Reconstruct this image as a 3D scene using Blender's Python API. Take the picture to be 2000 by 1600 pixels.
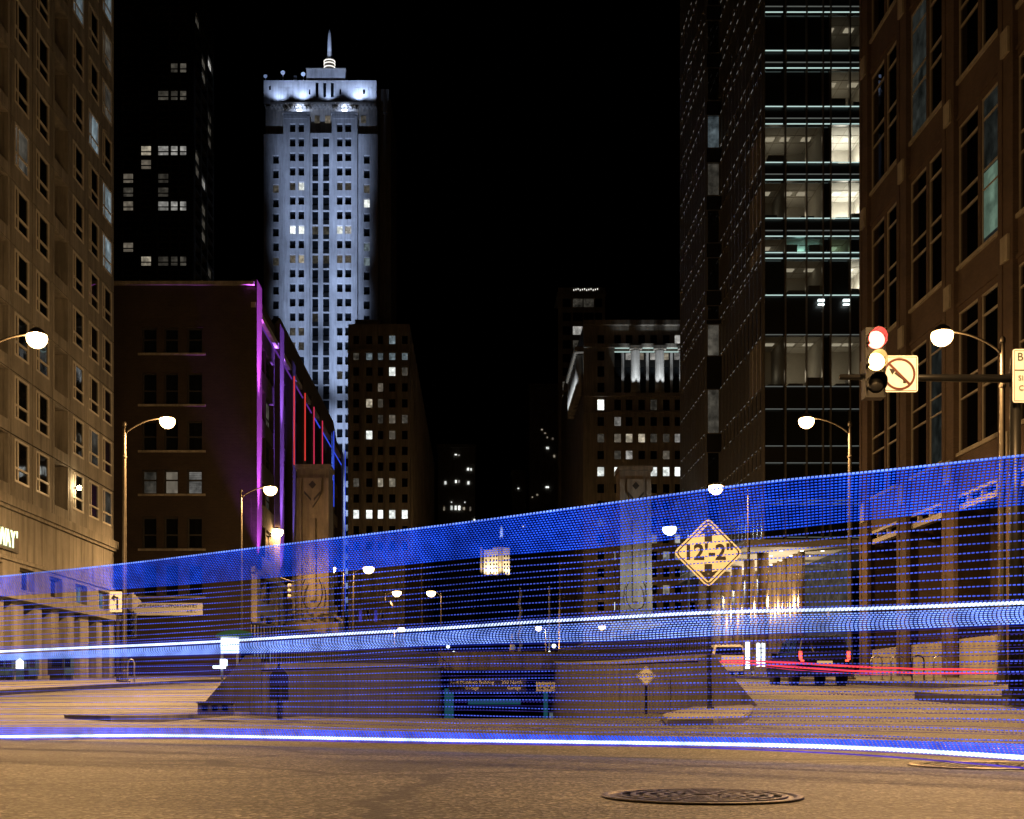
import bpy, bmesh, math, random
from mathutils import Vector, noise as mnoise
R = random.Random(7)
scn = bpy.context.scene
col = scn.collection
for o in list(bpy.data.objects): bpy.data.objects.remove(o)

# ------------------------------------------------------------------ camera
VX, VY, F, H = 930.0, 1365.0, 2500.0, 0.40          # vanishing point and focal length on a 2000 px wide frame, eye height
cam_d = bpy.data.cameras.new('camera'); cam = bpy.data.objects.new('camera', cam_d); col.objects.link(cam)
cam_d.sensor_width = 36; cam_d.lens = F / 2000 * 36
cam_d.shift_x = (1000 - VX) / 2000; cam_d.shift_y = (VY - 800) / 2000
cam_d.clip_start = 0.05; cam_d.clip_end = 4000
cam.location = (0, 0, H); cam.rotation_euler = (math.radians(90), 0, 0)
scn.camera = cam
# ------------------------------------------------------------------ night sky
w = bpy.data.worlds.new('World'); scn.world = w; w.use_nodes = True
nt = w.node_tree; bg = nt.nodes['Background']
sky = nt.nodes.new('ShaderNodeTexSky'); sky.sky_type = 'NISHITA'; sky.sun_disc = False
sky.sun_elevation = math.radians(-6); sky.sun_rotation = math.radians(180)
nt.links.new(sky.outputs[0], bg.inputs[0]); bg.inputs[1].default_value = 0.006
scn.view_settings.view_transform = 'Standard'; scn.view_settings.look = 'None'
scn.view_settings.exposure = 0.0; scn.view_settings.gamma = 1.0
scn.cycles.use_denoising = True
scn.cycles.max_bounces = 4; scn.cycles.diffuse_bounces = 2; scn.cycles.glossy_bounces = 3
scn.cycles.transmission_bounces = 2; scn.cycles.caustics_reflective = False; scn.cycles.caustics_refractive = False
scn.cycles.sample_clamp_indirect = 3.0; scn.cycles.use_light_tree = True

SODIUM = (1.0, 0.57, 0.22)

# ------------------------------------------------------------------ helpers
def P(px, py, d): return Vector(((px - VX) / F * d, d, H - (py - VY) / F * d))
def PX(px, d): return (px - VX) / F * d
def PZ(py, d): return H - (py - VY) / F * d
def lerp(a, b, t): return a + (b - a) * t
def table(tb, x):
    if x <= tb[0][0]: return tb[0][1]
    for (a, va), (b, vb) in zip(tb, tb[1:]):
        if x <= b: return lerp(va, vb, (x - a) / (b - a))
    return tb[-1][1]
def smooth_table(tb, x, wd):
    return sum(table(tb, x + k * wd / 3) for k in range(-3, 4)) / 7

W = {}
def put(o, parent, loc):
    loc = Vector(loc); col.objects.link(o); W[o] = loc
    if parent is not None: o.parent = parent; o.location = loc - W[parent]
    else: o.location = loc
    return o
def thing(name, loc, label, cat, group=None, kind=None):
    o = bpy.data.objects.new(name, None); o.empty_display_size = .3
    o['label'] = label; o['category'] = cat
    if group: o['group'] = group
    return put(o, None, loc)
def tag(o, label, cat, group=None):
    o['label'] = label; o['category'] = cat
    if group: o['group'] = group
    return o

class MB:
    def __init__(s): s.v = []; s.f = []; s.m = []
    def face(s, pts, m=0):
        i = len(s.v); s.v += [tuple(p) for p in pts]; s.f.append(tuple(range(i, i + len(pts)))); s.m.append(m)
    def box(s, x0, x1, y0, y1, z0, z1, m=0):
        i = len(s.v)
        s.v += [(x0,y0,z0),(x1,y0,z0),(x1,y1,z0),(x0,y1,z0),(x0,y0,z1),(x1,y0,z1),(x1,y1,z1),(x0,y1,z1)]
        for q in ((0,3,2,1),(4,5,6,7),(0,1,5,4),(1,2,6,5),(2,3,7,6),(3,0,4,7)): s.f.append(tuple(i + k for k in q)); s.m.append(m)
    def hexa(s, p, m=0):
        i = len(s.v); s.v += [tuple(q) for q in p]
        for q in ((0,3,2,1),(4,5,6,7),(0,1,5,4),(1,2,6,5),(2,3,7,6),(3,0,4,7)): s.f.append(tuple(i + k for k in q)); s.m.append(m)
    def prism(s, pts, ext, m=0):
        ext = Vector(ext); a = [Vector(p) for p in pts]; b = [p + ext for p in a]; n = len(a)
        s.face(a, m); s.face(b[::-1], m)
        for k in range(n): s.face([a[k], b[k], b[(k + 1) % n], a[(k + 1) % n]], m)
    def tube(s, path, r, n=8, m=0, caps=True):
        path = [Vector(p) for p in path]; rs = r if isinstance(r, (list, tuple)) else [r] * len(path)
        base = len(s.v); up = None
        for k, p in enumerate(path):
            t = (path[min(k + 1, len(path) - 1)] - path[max(k - 1, 0)]).normalized()
            if up is None:
                up = Vector((0, 0, 1)) if abs(t.z) < .9 else Vector((1, 0, 0))
            a = t.cross(up).normalized(); b = a.cross(t).normalized(); up = b
            for j in range(n):
                an = 2 * math.pi * j / n
                s.v.append(tuple(p + (a * math.cos(an) + b * math.sin(an)) * rs[k]))
        for k in range(len(path) - 1):
            for j in range(n):
                s.f.append((base + k*n + j, base + k*n + (j+1) % n, base + (k+1)*n + (j+1) % n, base + (k+1)*n + j)); s.m.append(m)
        if caps:
            s.f.append(tuple(base + j for j in range(n))[::-1]); s.m.append(m)
            e = base + (len(path) - 1) * n; s.f.append(tuple(e + j for j in range(n))); s.m.append(m)
    def lathe(s, prof, c, n=24, axis='z', m=0):
        base = len(s.v); c = Vector(c)
        for r, h in prof:
            for j in range(n):
                an = 2 * math.pi * j / n; a, b = r * math.cos(an), r * math.sin(an)
                s.v.append(tuple(c + (Vector((a, b, h)) if axis == 'z' else Vector((a, h, b)) if axis == 'y' else Vector((h, a, b)))))
        for k in range(len(prof) - 1):
            for j in range(n):
                s.f.append((base + k*n + j, base + k*n + (j+1) % n, base + (k+1)*n + (j+1) % n, base + (k+1)*n + j)); s.m.append(m)
        if prof[0][0] > 1e-4: s.f.append(tuple(base + j for j in range(n))[::-1]); s.m.append(m)
        if prof[-1][0] > 1e-4:
            e = base + (len(prof) - 1) * n; s.f.append(tuple(e + j for j in range(n))); s.m.append(m)
    def mesh(s, name, mats, smooth=False):
        me = bpy.data.meshes.new(name); me.from_pydata(s.v, [], s.f)
        for m_ in (mats if isinstance(mats, (list, tuple)) else [mats]): me.materials.append(m_)
        me.polygons.foreach_set('material_index', s.m)
        if smooth: me.polygons.foreach_set('use_smooth', [True] * len(s.f))
        bm = bmesh.new(); bm.from_mesh(me); bmesh.ops.recalc_face_normals(bm, faces=bm.faces); bm.to_mesh(me); bm.free()
        me.update(); return me
    def build(s, name, mats, parent=None, smooth=False, kind=None):   # vertices are world coordinates
        o = bpy.data.objects.new(name, s.mesh(name, mats, smooth))
        if kind: o['kind'] = kind
        return put(o, parent, (0, 0, 0))
def inst(name, me, loc, parent): return put(bpy.data.objects.new(name, me), parent, loc)
def boxpart(name, b, m, parent):
    q = MB(); q.box(*b); return q.build(name, m, parent)

# ------------------------------------------------------------------ materials
def new_mat(name):
    m = bpy.data.materials.new(name); m.use_nodes = True; t = m.node_tree
    return m, t, t.nodes['Principled BSDF']
def node(t, typ, **kw):
    n = t.nodes.new(typ)
    for k, v in kw.items():
        if k.startswith('i_'): n.inputs[k[2:].replace('_', ' ')].default_value = v
        else: setattr(n, k, v)
    return n
def ramp(t, fac, stops):
    r = t.nodes.new('ShaderNodeValToRGB'); e = r.color_ramp.elements
    while len(e) < len(stops): e.new(.5)
    for k, (p, c) in enumerate(stops): e[k].position = p; e[k].color = (*c, 1) if len(c) == 3 else c
    t.links.new(fac, r.inputs[0]); return r.outputs[0]
def mixc(t, fac, a, b, mode='MIX'):
    n = t.nodes.new('ShaderNodeMix'); n.data_type = 'RGBA'; n.blend_type = mode
    for s_, v in ((0, fac), (6, a), (7, b)):
        if hasattr(v, 'is_output'): t.links.new(v, n.inputs[s_])
        else: n.inputs[s_].default_value = v if s_ == 0 else (*v, 1)
    return n.outputs[2]
def pos(t): return t.nodes.new('ShaderNodeNewGeometry').outputs['Position']
def paint(name, c, rough=.5, metal=0, var=.25, scale=6, bump=0):
    m, t, b = new_mat(name)
    n = node(t, 'ShaderNodeTexNoise', i_Scale=scale, i_Detail=5.0, i_Roughness=.65); t.links.new(pos(t), n.inputs['Vector'])
    cc = ramp(t, n.outputs[0], [(.3, [x * (1 - var) for x in c]), (.7, [min(1, x * (1 + var)) for x in c])])
    t.links.new(cc, b.inputs['Base Color']); b.inputs['Roughness'].default_value = rough; b.inputs['Metallic'].default_value = metal
    if bump:
        bu = node(t, 'ShaderNodeBump', i_Strength=bump, i_Distance=.02); t.links.new(n.outputs[0], bu.inputs['Height']); t.links.new(bu.outputs[0], b.inputs['Normal'])
    return m
def stone(name, c, rough=.85, grime=.45, scale=.9):
    m, t, b = new_mat(name); p = pos(t)
    n1 = node(t, 'ShaderNodeTexNoise', i_Scale=scale, i_Detail=8.0, i_Roughness=.7); t.links.new(p, n1.inputs['Vector'])
    mp = node(t, 'ShaderNodeMapping'); mp.inputs['Scale'].default_value = (1.6, 1.6, .12); t.links.new(p, mp.inputs[0])
    n2 = node(t, 'ShaderNodeTexNoise', i_Scale=1.3, i_Detail=6.0, i_Roughness=.75); t.links.new(mp.outputs[0], n2.inputs['Vector'])
    n3 = node(t, 'ShaderNodeTexNoise', i_Scale=35.0, i_Detail=3.0); t.links.new(p, n3.inputs['Vector'])
    c1 = ramp(t, n1.outputs[0], [(.3, [x * .72 for x in c]), (.72, [min(1, x * 1.15) for x in c])])
    st = ramp(t, n2.outputs[0], [(.38, (1 - grime,) * 3), (.6, (1, 1, 1))])
    c2 = mixc(t, 1.0, c1, st, 'MULTIPLY'); t.links.new(c2, b.inputs['Base Color'])
    b.inputs['Roughness'].default_value = rough
    bu = node(t, 'ShaderNodeBump', i_Strength=.35, i_Distance=.02); t.links.new(n3.outputs[0], bu.inputs['Height']); t.links.new(bu.outputs[0], b.inputs['Normal'])
    return m
def brick(name, c1, c2, mortar, bw=.21, bh=.075, ms=.012):
    m, t, b = new_mat(name); p = pos(t)
    sx = t.nodes.new('ShaderNodeSeparateXYZ'); t.links.new(p, sx.inputs[0])
    ad = node(t, 'ShaderNodeMath', operation='ADD'); t.links.new(sx.outputs[0], ad.inputs[0]); t.links.new(sx.outputs[1], ad.inputs[1])
    cb = t.nodes.new('ShaderNodeCombineXYZ'); t.links.new(ad.outputs[0], cb.inputs[0]); t.links.new(sx.outputs[2], cb.inputs[1])
    br = node(t, 'ShaderNodeTexBrick', i_Scale=1.0, i_Mortar_Size=ms, i_Mortar_Smooth=.2, i_Bias=0.0, i_Brick_Width=bw, i_Row_Height=bh)
    br.inputs['Color1'].default_value = (*c1, 1); br.inputs['Color2'].default_value = (*c2, 1); br.inputs['Mortar'].default_value = (*mortar, 1)
    t.links.new(cb.outputs[0], br.inputs[0])
    n1 = node(t, 'ShaderNodeTexNoise', i_Scale=.6, i_Detail=7.0, i_Roughness=.7); t.links.new(p, n1.inputs['Vector'])
    sh = ramp(t, n1.outputs[0], [(.3, (.62, .6, .58)), (.7, (1.1, 1.08, 1.05))])
    t.links.new(mixc(t, 1.0, br.outputs[0], sh, 'MULTIPLY'), b.inputs['Base Color']); b.inputs['Roughness'].default_value = .88
    bu = node(t, 'ShaderNodeBump', i_Strength=.6, i_Distance=.012); bu.invert = True; t.links.new(br.outputs['Fac'], bu.inputs['Height']); t.links.new(bu.outputs[0], b.inputs['Normal'])
    return m
def emit(name, c, s, sample='NONE'):
    m = bpy.data.materials.new(name); m.use_nodes = True; t = m.node_tree; t.nodes.clear()
    e = node(t, 'ShaderNodeEmission'); e.inputs[0].default_value = (*c, 1); e.inputs[1].default_value = s
    o = t.nodes.new('ShaderNodeOutputMaterial'); t.links.new(e.outputs[0], o.inputs[0])
    m.cycles.emission_sampling = sample
    return m
def led(name, c, s):
    m = emit(name, c, s); t = m.node_tree; e = next(n for n in t.nodes if n.type == 'EMISSION')
    n1 = node(t, 'ShaderNodeTexNoise', i_Scale=1.1, i_Detail=3.0, i_Roughness=.6); t.links.new(pos(t), n1.inputs['Vector'])
    n2 = node(t, 'ShaderNodeTexNoise', i_Scale=9.0, i_Detail=2.0); t.links.new(pos(t), n2.inputs['Vector'])
    a = node(t, 'ShaderNodeMapRange', i_From_Min=.3, i_From_Max=.7, i_To_Min=.45, i_To_Max=1.35); t.links.new(n1.outputs[0], a.inputs[0])
    b = node(t, 'ShaderNodeMapRange', i_From_Min=.3, i_From_Max=.7, i_To_Min=.7, i_To_Max=1.3); t.links.new(n2.outputs[0], b.inputs[0])
    mu = node(t, 'ShaderNodeMath', operation='MULTIPLY'); t.links.new(a.outputs[0], mu.inputs[0]); t.links.new(b.outputs[0], mu.inputs[1])
    m2 = node(t, 'ShaderNodeMath', operation='MULTIPLY'); m2.inputs[1].default_value = s; t.links.new(mu.outputs[0], m2.inputs[0]); t.links.new(m2.outputs[0], e.inputs[1])
    return m
def lit_room(name, c, s, blinds=False, contrast=.8):
    """a lit room seen through its window: uneven light, dark furniture low down, some blinds"""
    m = bpy.data.materials.new(name); m.use_nodes = True; t = m.node_tree; t.nodes.clear()
    p = pos(t); oi = t.nodes.new('ShaderNodeObjectInfo')
    n = node(t, 'ShaderNodeTexNoise', i_Scale=.8, i_Detail=4.0, i_Roughness=.7); t.links.new(p, n.inputs['Vector'])
    v = node(t, 'ShaderNodeTexVoronoi', i_Scale=1.6); v.distance = 'CHEBYCHEV'; t.links.new(p, v.inputs['Vector'])
    f = ramp(t, n.outputs[0], [(.32, (1 - contrast,) * 3), (.62, (1, 1, 1))])
    f2 = ramp(t, v.outputs['Distance'], [(.15, (1, 1, 1)), (.5, (.55,) * 3)])
    f = mixc(t, 1.0, f, f2, 'MULTIPLY')
    if blinds:
        wv = node(t, 'ShaderNodeTexWave', i_Scale=2.2, i_Distortion=.0); wv.bands_direction = 'Z'; t.links.new(p, wv.inputs['Vector'])
        f = mixc(t, .5, f, wv.outputs['Color'], 'MULTIPLY')
    rr = node(t, 'ShaderNodeMapRange', i_To_Min=.45, i_To_Max=1.25); t.links.new(oi.outputs['Random'], rr.inputs[0])
    st = node(t, 'ShaderNodeMath', operation='MULTIPLY'); st.inputs[1].default_value = s; t.links.new(rr.outputs[0], st.inputs[0])
    cc = mixc(t, 1.0, f, c, 'MULTIPLY')
    e = node(t, 'ShaderNodeEmission'); t.links.new(cc, e.inputs[0]); t.links.new(st.outputs[0], e.inputs[1])
    g = node(t, 'ShaderNodeBsdfGlossy', i_Roughness=.05); g.inputs[0].default_value = (.05, .05, .05, 1)
    a = t.nodes.new('ShaderNodeAddShader'); t.links.new(e.outputs[0], a.inputs[0]); t.links.new(g.outputs[0], a.inputs[1])
    o = t.nodes.new('ShaderNodeOutputMaterial'); t.links.new(a.outputs[0], o.inputs[0]); m.cycles.emission_sampling = 'NONE'
    return m
def dark_glass(name, base=(.006, .007, .008), rough=.03, wav=.05, scale=.9):
    m, t, b = new_mat(name)
    b.inputs['Base Color'].default_value = (*base, 1); b.inputs['Roughness'].default_value = rough; b.inputs['IOR'].default_value = 1.6
    n = node(t, 'ShaderNodeTexNoise', i_Scale=scale, i_Detail=1.0); t.links.new(pos(t), n.inputs['Vector'])
    bu = node(t, 'ShaderNodeBump', i_Strength=wav, i_Distance=.1); t.links.new(n.outputs[0], bu.inputs['Height']); t.links.new(bu.outputs[0], b.inputs['Normal'])
    return m
def asphalt(name):
    m, t, b = new_mat(name); p = pos(t)
    n1 = node(t, 'ShaderNodeTexNoise', i_Scale=75.0, i_Detail=3.0, i_Roughness=.7); t.links.new(p, n1.inputs['Vector'])
    v = node(t, 'ShaderNodeTexVoronoi', i_Scale=62.0); t.links.new(p, v.inputs['Vector'])
    n2 = node(t, 'ShaderNodeTexNoise', i_Scale=.55, i_Detail=6.0, i_Roughness=.65); t.links.new(p, n2.inputs['Vector'])
    mp = node(t, 'ShaderNodeMapping'); mp.inputs['Scale'].default_value = (.12, 1.1, 1); t.links.new(p, mp.inputs[0])
    n4 = node(t, 'ShaderNodeTexNoise', i_Scale=1.6, i_Detail=5.0, i_Roughness=.6); t.links.new(mp.outputs[0], n4.inputs['Vector'])
    agg = ramp(t, v.outputs['Color'], [(.15, (.014, .013, .012)), (.55, (.056, .053, .05)), (.82, (.23, .22, .205))])
    big = ramp(t, n2.outputs[0], [(.32, (.62, .62, .62)), (.68, (1.15, 1.15, 1.15))])
    str_ = ramp(t, n4.outputs[0], [(.35, (.72, .72, .72)), (.62, (1.1, 1.1, 1.1))])
    c = mixc(t, 1.0, mixc(t, 1.0, agg, big, 'MULTIPLY'), str_, 'MULTIPLY')
    n5 = node(t, 'ShaderNodeTexNoise', i_Scale=17.0, i_Detail=4.0, i_Roughness=.75); t.links.new(p, n5.inputs['Vector'])
    c = mixc(t, 1.0, c, ramp(t, n5.outputs[0], [(.36, (.55,) * 3), (.64, (1.5,) * 3)]), 'MULTIPLY')
    # cracks
    mp2 = node(t, 'ShaderNodeMapping'); mp2.inputs['Scale'].default_value = (.5, .8, 1); t.links.new(p, mp2.inputs[0])
    wn = node(t, 'ShaderNodeTexNoise', i_Scale=1.7, i_Detail=6.0, i_Roughness=.7); t.links.new(mp2.outputs[0], wn.inputs['Vector'])
    wm = mixc(t, .32, mp2.outputs[0], wn.outputs['Color'], 'ADD')
    vc = node(t, 'ShaderNodeTexVoronoi', i_Scale=.55); vc.feature = 'DISTANCE_TO_EDGE'; t.links.new(wm, vc.inputs['Vector'])
    cr = ramp(t, vc.outputs['Distance'], [(.0, (.22,) * 3), (.010, (.3,) * 3), (.018, (1, 1, 1))])
    c = mixc(t, 1.0, c, cr, 'MULTIPLY')
    # old oil stains and darker repair patches
    n6 = node(t, 'ShaderNodeTexNoise', i_Scale=.9, i_Detail=5.0, i_Roughness=.6, i_Distortion=.4); t.links.new(mp2.outputs[0], n6.inputs['Vector'])
    c = mixc(t, 1.0, c, ramp(t, n6.outputs[0], [(.33, (.42,) * 3), (.43, (1, 1, 1))]), 'MULTIPLY')
    v6 = node(t, 'ShaderNodeTexVoronoi', i_Scale=.16); v6.distance = 'CHEBYCHEV'; t.links.new(p, v6.inputs['Vector'])
    c = mixc(t, 1.0, c, ramp(t, v6.outputs['Color'], [(.30, (.72,) * 3), (.34, (1, 1, 1))]), 'MULTIPLY')
    t.links.new(c, b.inputs['Base Color']); b.inputs['Roughness'].default_value = .62; b.inputs['Specular IOR Level'].default_value = .4
    bu = node(t, 'ShaderNodeBump', i_Strength=.6, i_Distance=.005); t.links.new(n1.outputs[0], bu.inputs['Height'])
    bu2 = node(t, 'ShaderNodeBump', i_Strength=.5, i_Distance=.01); t.links.new(v.outputs['Distance'], bu2.inputs['Height']); t.links.new(bu.outputs[0], bu2.inputs['Normal'])
    t.links.new(bu2.outputs[0], b.inputs['Normal'])
    return m

M = {}
M['asphalt'] = asphalt('asphalt')
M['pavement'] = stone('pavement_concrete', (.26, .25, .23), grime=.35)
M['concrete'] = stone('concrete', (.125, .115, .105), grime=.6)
M['panel'] = stone('precast_panel', (.33, .31, .28), grime=.42, scale=.5)
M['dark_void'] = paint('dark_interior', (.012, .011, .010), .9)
M['limestone'] = stone('limestone', (.42, .41, .40), grime=.3, scale=.25)
M['limestone_dark'] = stone('weathered_limestone', (.34, .31, .27), grime=.4, scale=.2)
M['pylon'] = stone('bridge_stone', (.33, .28, .22), grime=.4)
M['brick_red'] = brick('red_brown_brick', (.098, .06, .042), (.132, .081, .056), (.12, .10, .082))
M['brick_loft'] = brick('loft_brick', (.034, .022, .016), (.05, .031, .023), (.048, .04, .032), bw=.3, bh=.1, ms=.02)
M['stone_trim'] = stone('trim_stone', (.42, .38, .31), grime=.25)
M['frame_tan'] = paint('tan_window_frame', (.42, .38, .32), .45, var=.1)
M['frame_pale'] = paint('pale_window_frame', (.60, .57, .52), .4, var=.1)
M['frame_dark'] = paint('dark_frame', (.03, .028, .026), .45, var=.2)
M['frame_bronze'] = paint('bronze_frame', (.10, .075, .05), .35, .6)
M['bronze_column'] = paint('polished_bronze', (.42, .30, .18), .42, .9, var=.1)
M['steel'] = paint('brushed_steel', (.45, .45, .45), .28, .9, var=.15)
M['fin'] = paint('fin_metal', (.34, .32, .29), .3, .8, var=.1)
M['pole'] = paint('pole_bronze_paint', (.05, .043, .034), .45, .3)
M['black'] = paint('black_metal', (.012, .012, .013), .4, .2)
M['black_ink'] = paint('black_ink', (.014, .013, .013), .6)
M['red_ink'] = paint('red_sign_ink', (.10, .02, .015), .5)
M['sign_yellow'] = paint('sign_yellow', (.92, .92, .74), .45, var=.06)
M['sign_white'] = paint('sign_white', (.86, .88, .92), .45, var=.06)
M['sign_back'] = paint('sign_aluminium', (.30, .30, .31), .4, .7)
M['iron'] = paint('cast_iron', (.055, .045, .036), .42, .75, var=.4, scale=40, bump=.4)
M['iron_rim'] = paint('worn_iron_rim', (.30, .25, .19), .35, .8, var=.3, scale=30)
M['glass'] = dark_glass('dark_window_glass')
M['coated_glass'] = dark_glass('coated_glass', (.004, .004, .005), .015, .012, .5); M['coated_glass'].node_tree.nodes['Principled BSDF'].inputs['IOR'].default_value = 2.6
M['glass_tower'] = dark_glass('curtain_glass', (.010, .012, .013), .04, .03)
M['tyre'] = paint('tyre_rubber', (.015, .015, .015), .8)
M['car_black'] = paint('black_car_paint', (.012, .012, .014), .12, .2, var=.1)
M['car_white'] = paint('white_car_paint', (.70, .70, .70), .2, 0, var=.05)
M['chrome'] = paint('chrome', (.6, .6, .6), .12, 1, var=.05)
M['green_roof'] = paint('green_shelter_roof', (.02, .10, .08), .3, .3)
M['planter'] = paint('news_box_paint', (.03, .07, .12), .4)
M['spandrel'] = paint('dark_spandrel', (.012, .012, .012), .35, .2)
def lamp_bowl(name, c, s):
    m = bpy.data.materials.new(name); m.use_nodes = True; t = m.node_tree; t.nodes.clear()
    e = node(t, 'ShaderNodeEmission'); e.inputs[0].default_value = (*c, 1); e.inputs[1].default_value = s
    tb = node(t, 'ShaderNodeBsdfTransparent'); tb.inputs[0].default_value = (.95, .95, .95, 1); a = t.nodes.new('ShaderNodeAddShader')
    t.links.new(e.outputs[0], a.inputs[0]); t.links.new(tb.outputs[0], a.inputs[1])
    o = t.nodes.new('ShaderNodeOutputMaterial'); t.links.new(a.outputs[0], o.inputs[0]); m.cycles.emission_sampling = 'NONE'; return m
M['lamp'] = lamp_bowl('sodium_bowl', (1.0, .62, .26), 7); M['lamp_cool'] = lamp_bowl('cool_bowl', (.85, .95, 1.0), 6); M['lamp_far'] = lamp_bowl('far_sodium_bowl', (1.0, .66, .30), 7)
BULB = {'lamp': (780, SODIUM), 'lamp_far': (500, SODIUM), 'lamp_cool': (300, (.8, .95, 1.0))}
M['win_warm'] = lit_room('lit_room_warm', (1.0, .88, .66), .75)
M['win_white'] = lit_room('lit_room_white', (.95, 1.0, .95), 2.2, contrast=.5)
M['win_dim'] = lit_room('dim_room', (1.0, .9, .72), .10)
M['win_faint'] = lit_room('faint_room', (.8, .9, .8), .035)
M['win_cool'] = lit_room('lit_room_cool', (.7, .9, 1.0), .30)
M['win_blind'] = lit_room('lit_blinds', (1.0, .97, .9), .8, True)
M['win_beige'] = lit_room('office_beige', (1.0, .86, .66), .17, contrast=.35)
M['win_office'] = lit_room('office_bright', (1.0, .95, .82), 1.0, contrast=.3)
M['win_teal'] = lit_room('office_teal', (.55, .95, .85), .30, contrast=.6)
M['win_green'] = lit_room('green_room', (.55, .85, .62), .45, contrast=.45)
M['slab_glow'] = emit('slab_edge_glow', (.62, .85, .80), .8)
M['side_glint'] = led('side_slab_glint', (.75, .72, .66), .16)
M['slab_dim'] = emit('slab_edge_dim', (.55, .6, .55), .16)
M['white_glow'] = emit('white_panel_light', (.85, 1.0, 1.0), 3.0)
M['teal_glow'] = emit('teal_panel_light', (.06, .38, .48), .14)
M['red_glow'] = emit('red_signal', (1.0, .10, .07), 14, 'AUTO')
M['amber_glow'] = emit('amber_signal', (1.0, .55, .16), 12, 'AUTO')
M['tail_glow'] = emit('tail_light', (1.0, .08, .04), 3.5)
M['sign_glow'] = emit('sign_letter_light', (.95, 1.0, .50), 2.4)
M['flood_glow'] = emit('flood_lens', (.75, .85, 1.0), 20)
M['led_blue'] = led('led_blue', (.02, .10, 1.0), 1.7)
M['led_row'] = led('led_row_blue', (.09, .15, 1.0), 1.0)
M['led_faint'] = led('led_row_faint', (.09, .07, .60), .45)
M['led_deep'] = led('led_deep_blue', (.003, .03, .5), 1.2)
M['led_edge'] = led('led_edge', (.16, .28, 1.0), 1.8)
M['led_mid'] = led('led_mid', (.22, .36, 1.0), 2.0)
M['led_white'] = led('led_white', (.55, .68, 1.0), 2.6)
M['led_violet'] = led('led_violet', (.14, .08, .75), .8)
M['trail_red'] = emit('red_trail_light', (1.0, .06, .06), 1.5)
M['trail_pink'] = emit('pink_trail_light', (1.0, .05, .22), .9)
M['neon_red'] = emit('red_led_tube', (1.0, .06, .05), .75)
M['neon_pink'] = emit('pink_led_tube', (1.0, .05, .14), .6)
M['neon_blue'] = emit('blue_led_tube', (.05, .10, 1.0), .7)
M['neon_violet'] = emit('violet_led_tube', (.30, .08, .75), .30)
M['ring_glow'] = emit('ring_light', (1.0, .97, .9), 1.3)
M['down_light'] = emit('downlight', (1.0, .90, .72), 4)

# ------------------------------------------------------------------ facade tools
def fmap(kind, c):
    if kind == 'front': return lambda u, v, w_=0: Vector((u, c + w_, v))
    if kind == 'left': return lambda u, v, w_=0: Vector((c - w_, u, v))      # building on the left, faces +X
    return lambda u, v, w_=0: Vector((c + w_, u, v))                         # building on the right, faces -X
def facade(name, mp, u0, u1, v0, v1, holes, depth, m, parent):
    us = sorted({round(x, 4) for x in [u0, u1] + [h[0] for h in holes] + [h[1] for h in holes] if u0 - 1e-4 <= x <= u1 + 1e-4})
    vs = sorted({round(x, 4) for x in [v0, v1] + [h[2] for h in holes] + [h[3] for h in holes] if v0 - 1e-4 <= x <= v1 + 1e-4})
    b = MB(); hs = {}
    for j in range(len(vs) - 1):
        vc = (vs[j] + vs[j+1]) / 2; row = [h for h in holes if h[2] < vc < h[3]]; run = None
        for i in range(len(us) - 1):
            uc = (us[i] + us[i+1]) / 2
            hole = any(h[0] < uc < h[1] for h in row)
            if not hole and run is None: run = us[i]
            if hole and run is not None:
                b.face([mp(run, vs[j]), mp(us[i], vs[j]), mp(us[i], vs[j+1]), mp(run, vs[j+1])]); run = None
        if run is not None: b.face([mp(run, vs[j]), mp(us[-1], vs[j]), mp(us[-1], vs[j+1]), mp(run, vs[j+1])])
    for h in holes:
        a0, a1, c0, c1 = h[:4]
        for q in ((a0, c0, a1, c0), (a0, c1, a1, c1), (a0, c0, a0, c1), (a1, c0, a1, c1)):
            b.face([mp(q[0], q[1]), mp(q[2], q[3]), mp(q[2], q[3], depth), mp(q[0], q[1], depth)])
    return b.build(name, m, parent)
PM = {}
def pane_mesh(kind, wd, ht, mat):
    k = (kind, round(wd, 2), round(ht, 2), mat.name)
    if k not in PM:
        mp = fmap(kind, 0); b = MB()
        b.face([mp(-wd/2, 0), mp(wd/2, 0), mp(wd/2, ht), mp(-wd/2, ht)]); PM[k] = b.mesh('window', mat)
    return PM[k]
def mbox(b, mp, u0, u1, v0, v1, w0, w1, m=0):
    p, q = mp(u0, v0, w0), mp(u1, v1, w1)
    b.box(min(p.x, q.x), max(p.x, q.x), min(p.y, q.y), max(p.y, q.y), min(p.z, q.z), max(p.z, q.z), m)
FMs = {}
def frame_mesh(kind, wd, ht, t, bars, mat, dp=.06):
    """window frame: outer bars plus inner bars [('v', u) or ('h', v)]"""
    k = (kind, round(wd, 2), round(ht, 2), t, tuple(bars), mat.name)
    if k not in FMs:
        mp = fmap(kind, 0); b = MB()
        mbox(b, mp, -wd/2, wd/2, 0, t, 0, dp); mbox(b, mp, -wd/2, wd/2, ht - t, ht, 0, dp)
        mbox(b, mp, -wd/2, -wd/2 + t, t, ht - t, .002, dp); mbox(b, mp, wd/2 - t, wd/2, t, ht - t, .002, dp)
        for a, x in bars:
            if a == 'v': mbox(b, mp, x - t/2, x + t/2, t, ht - t, .004, dp)
            else: mbox(b, mp, -wd/2 + t, wd/2 - t, x - t/2, x + t/2, .006, dp)
        FMs[k] = b.mesh('window', mat)
    return FMs[k]
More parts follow.
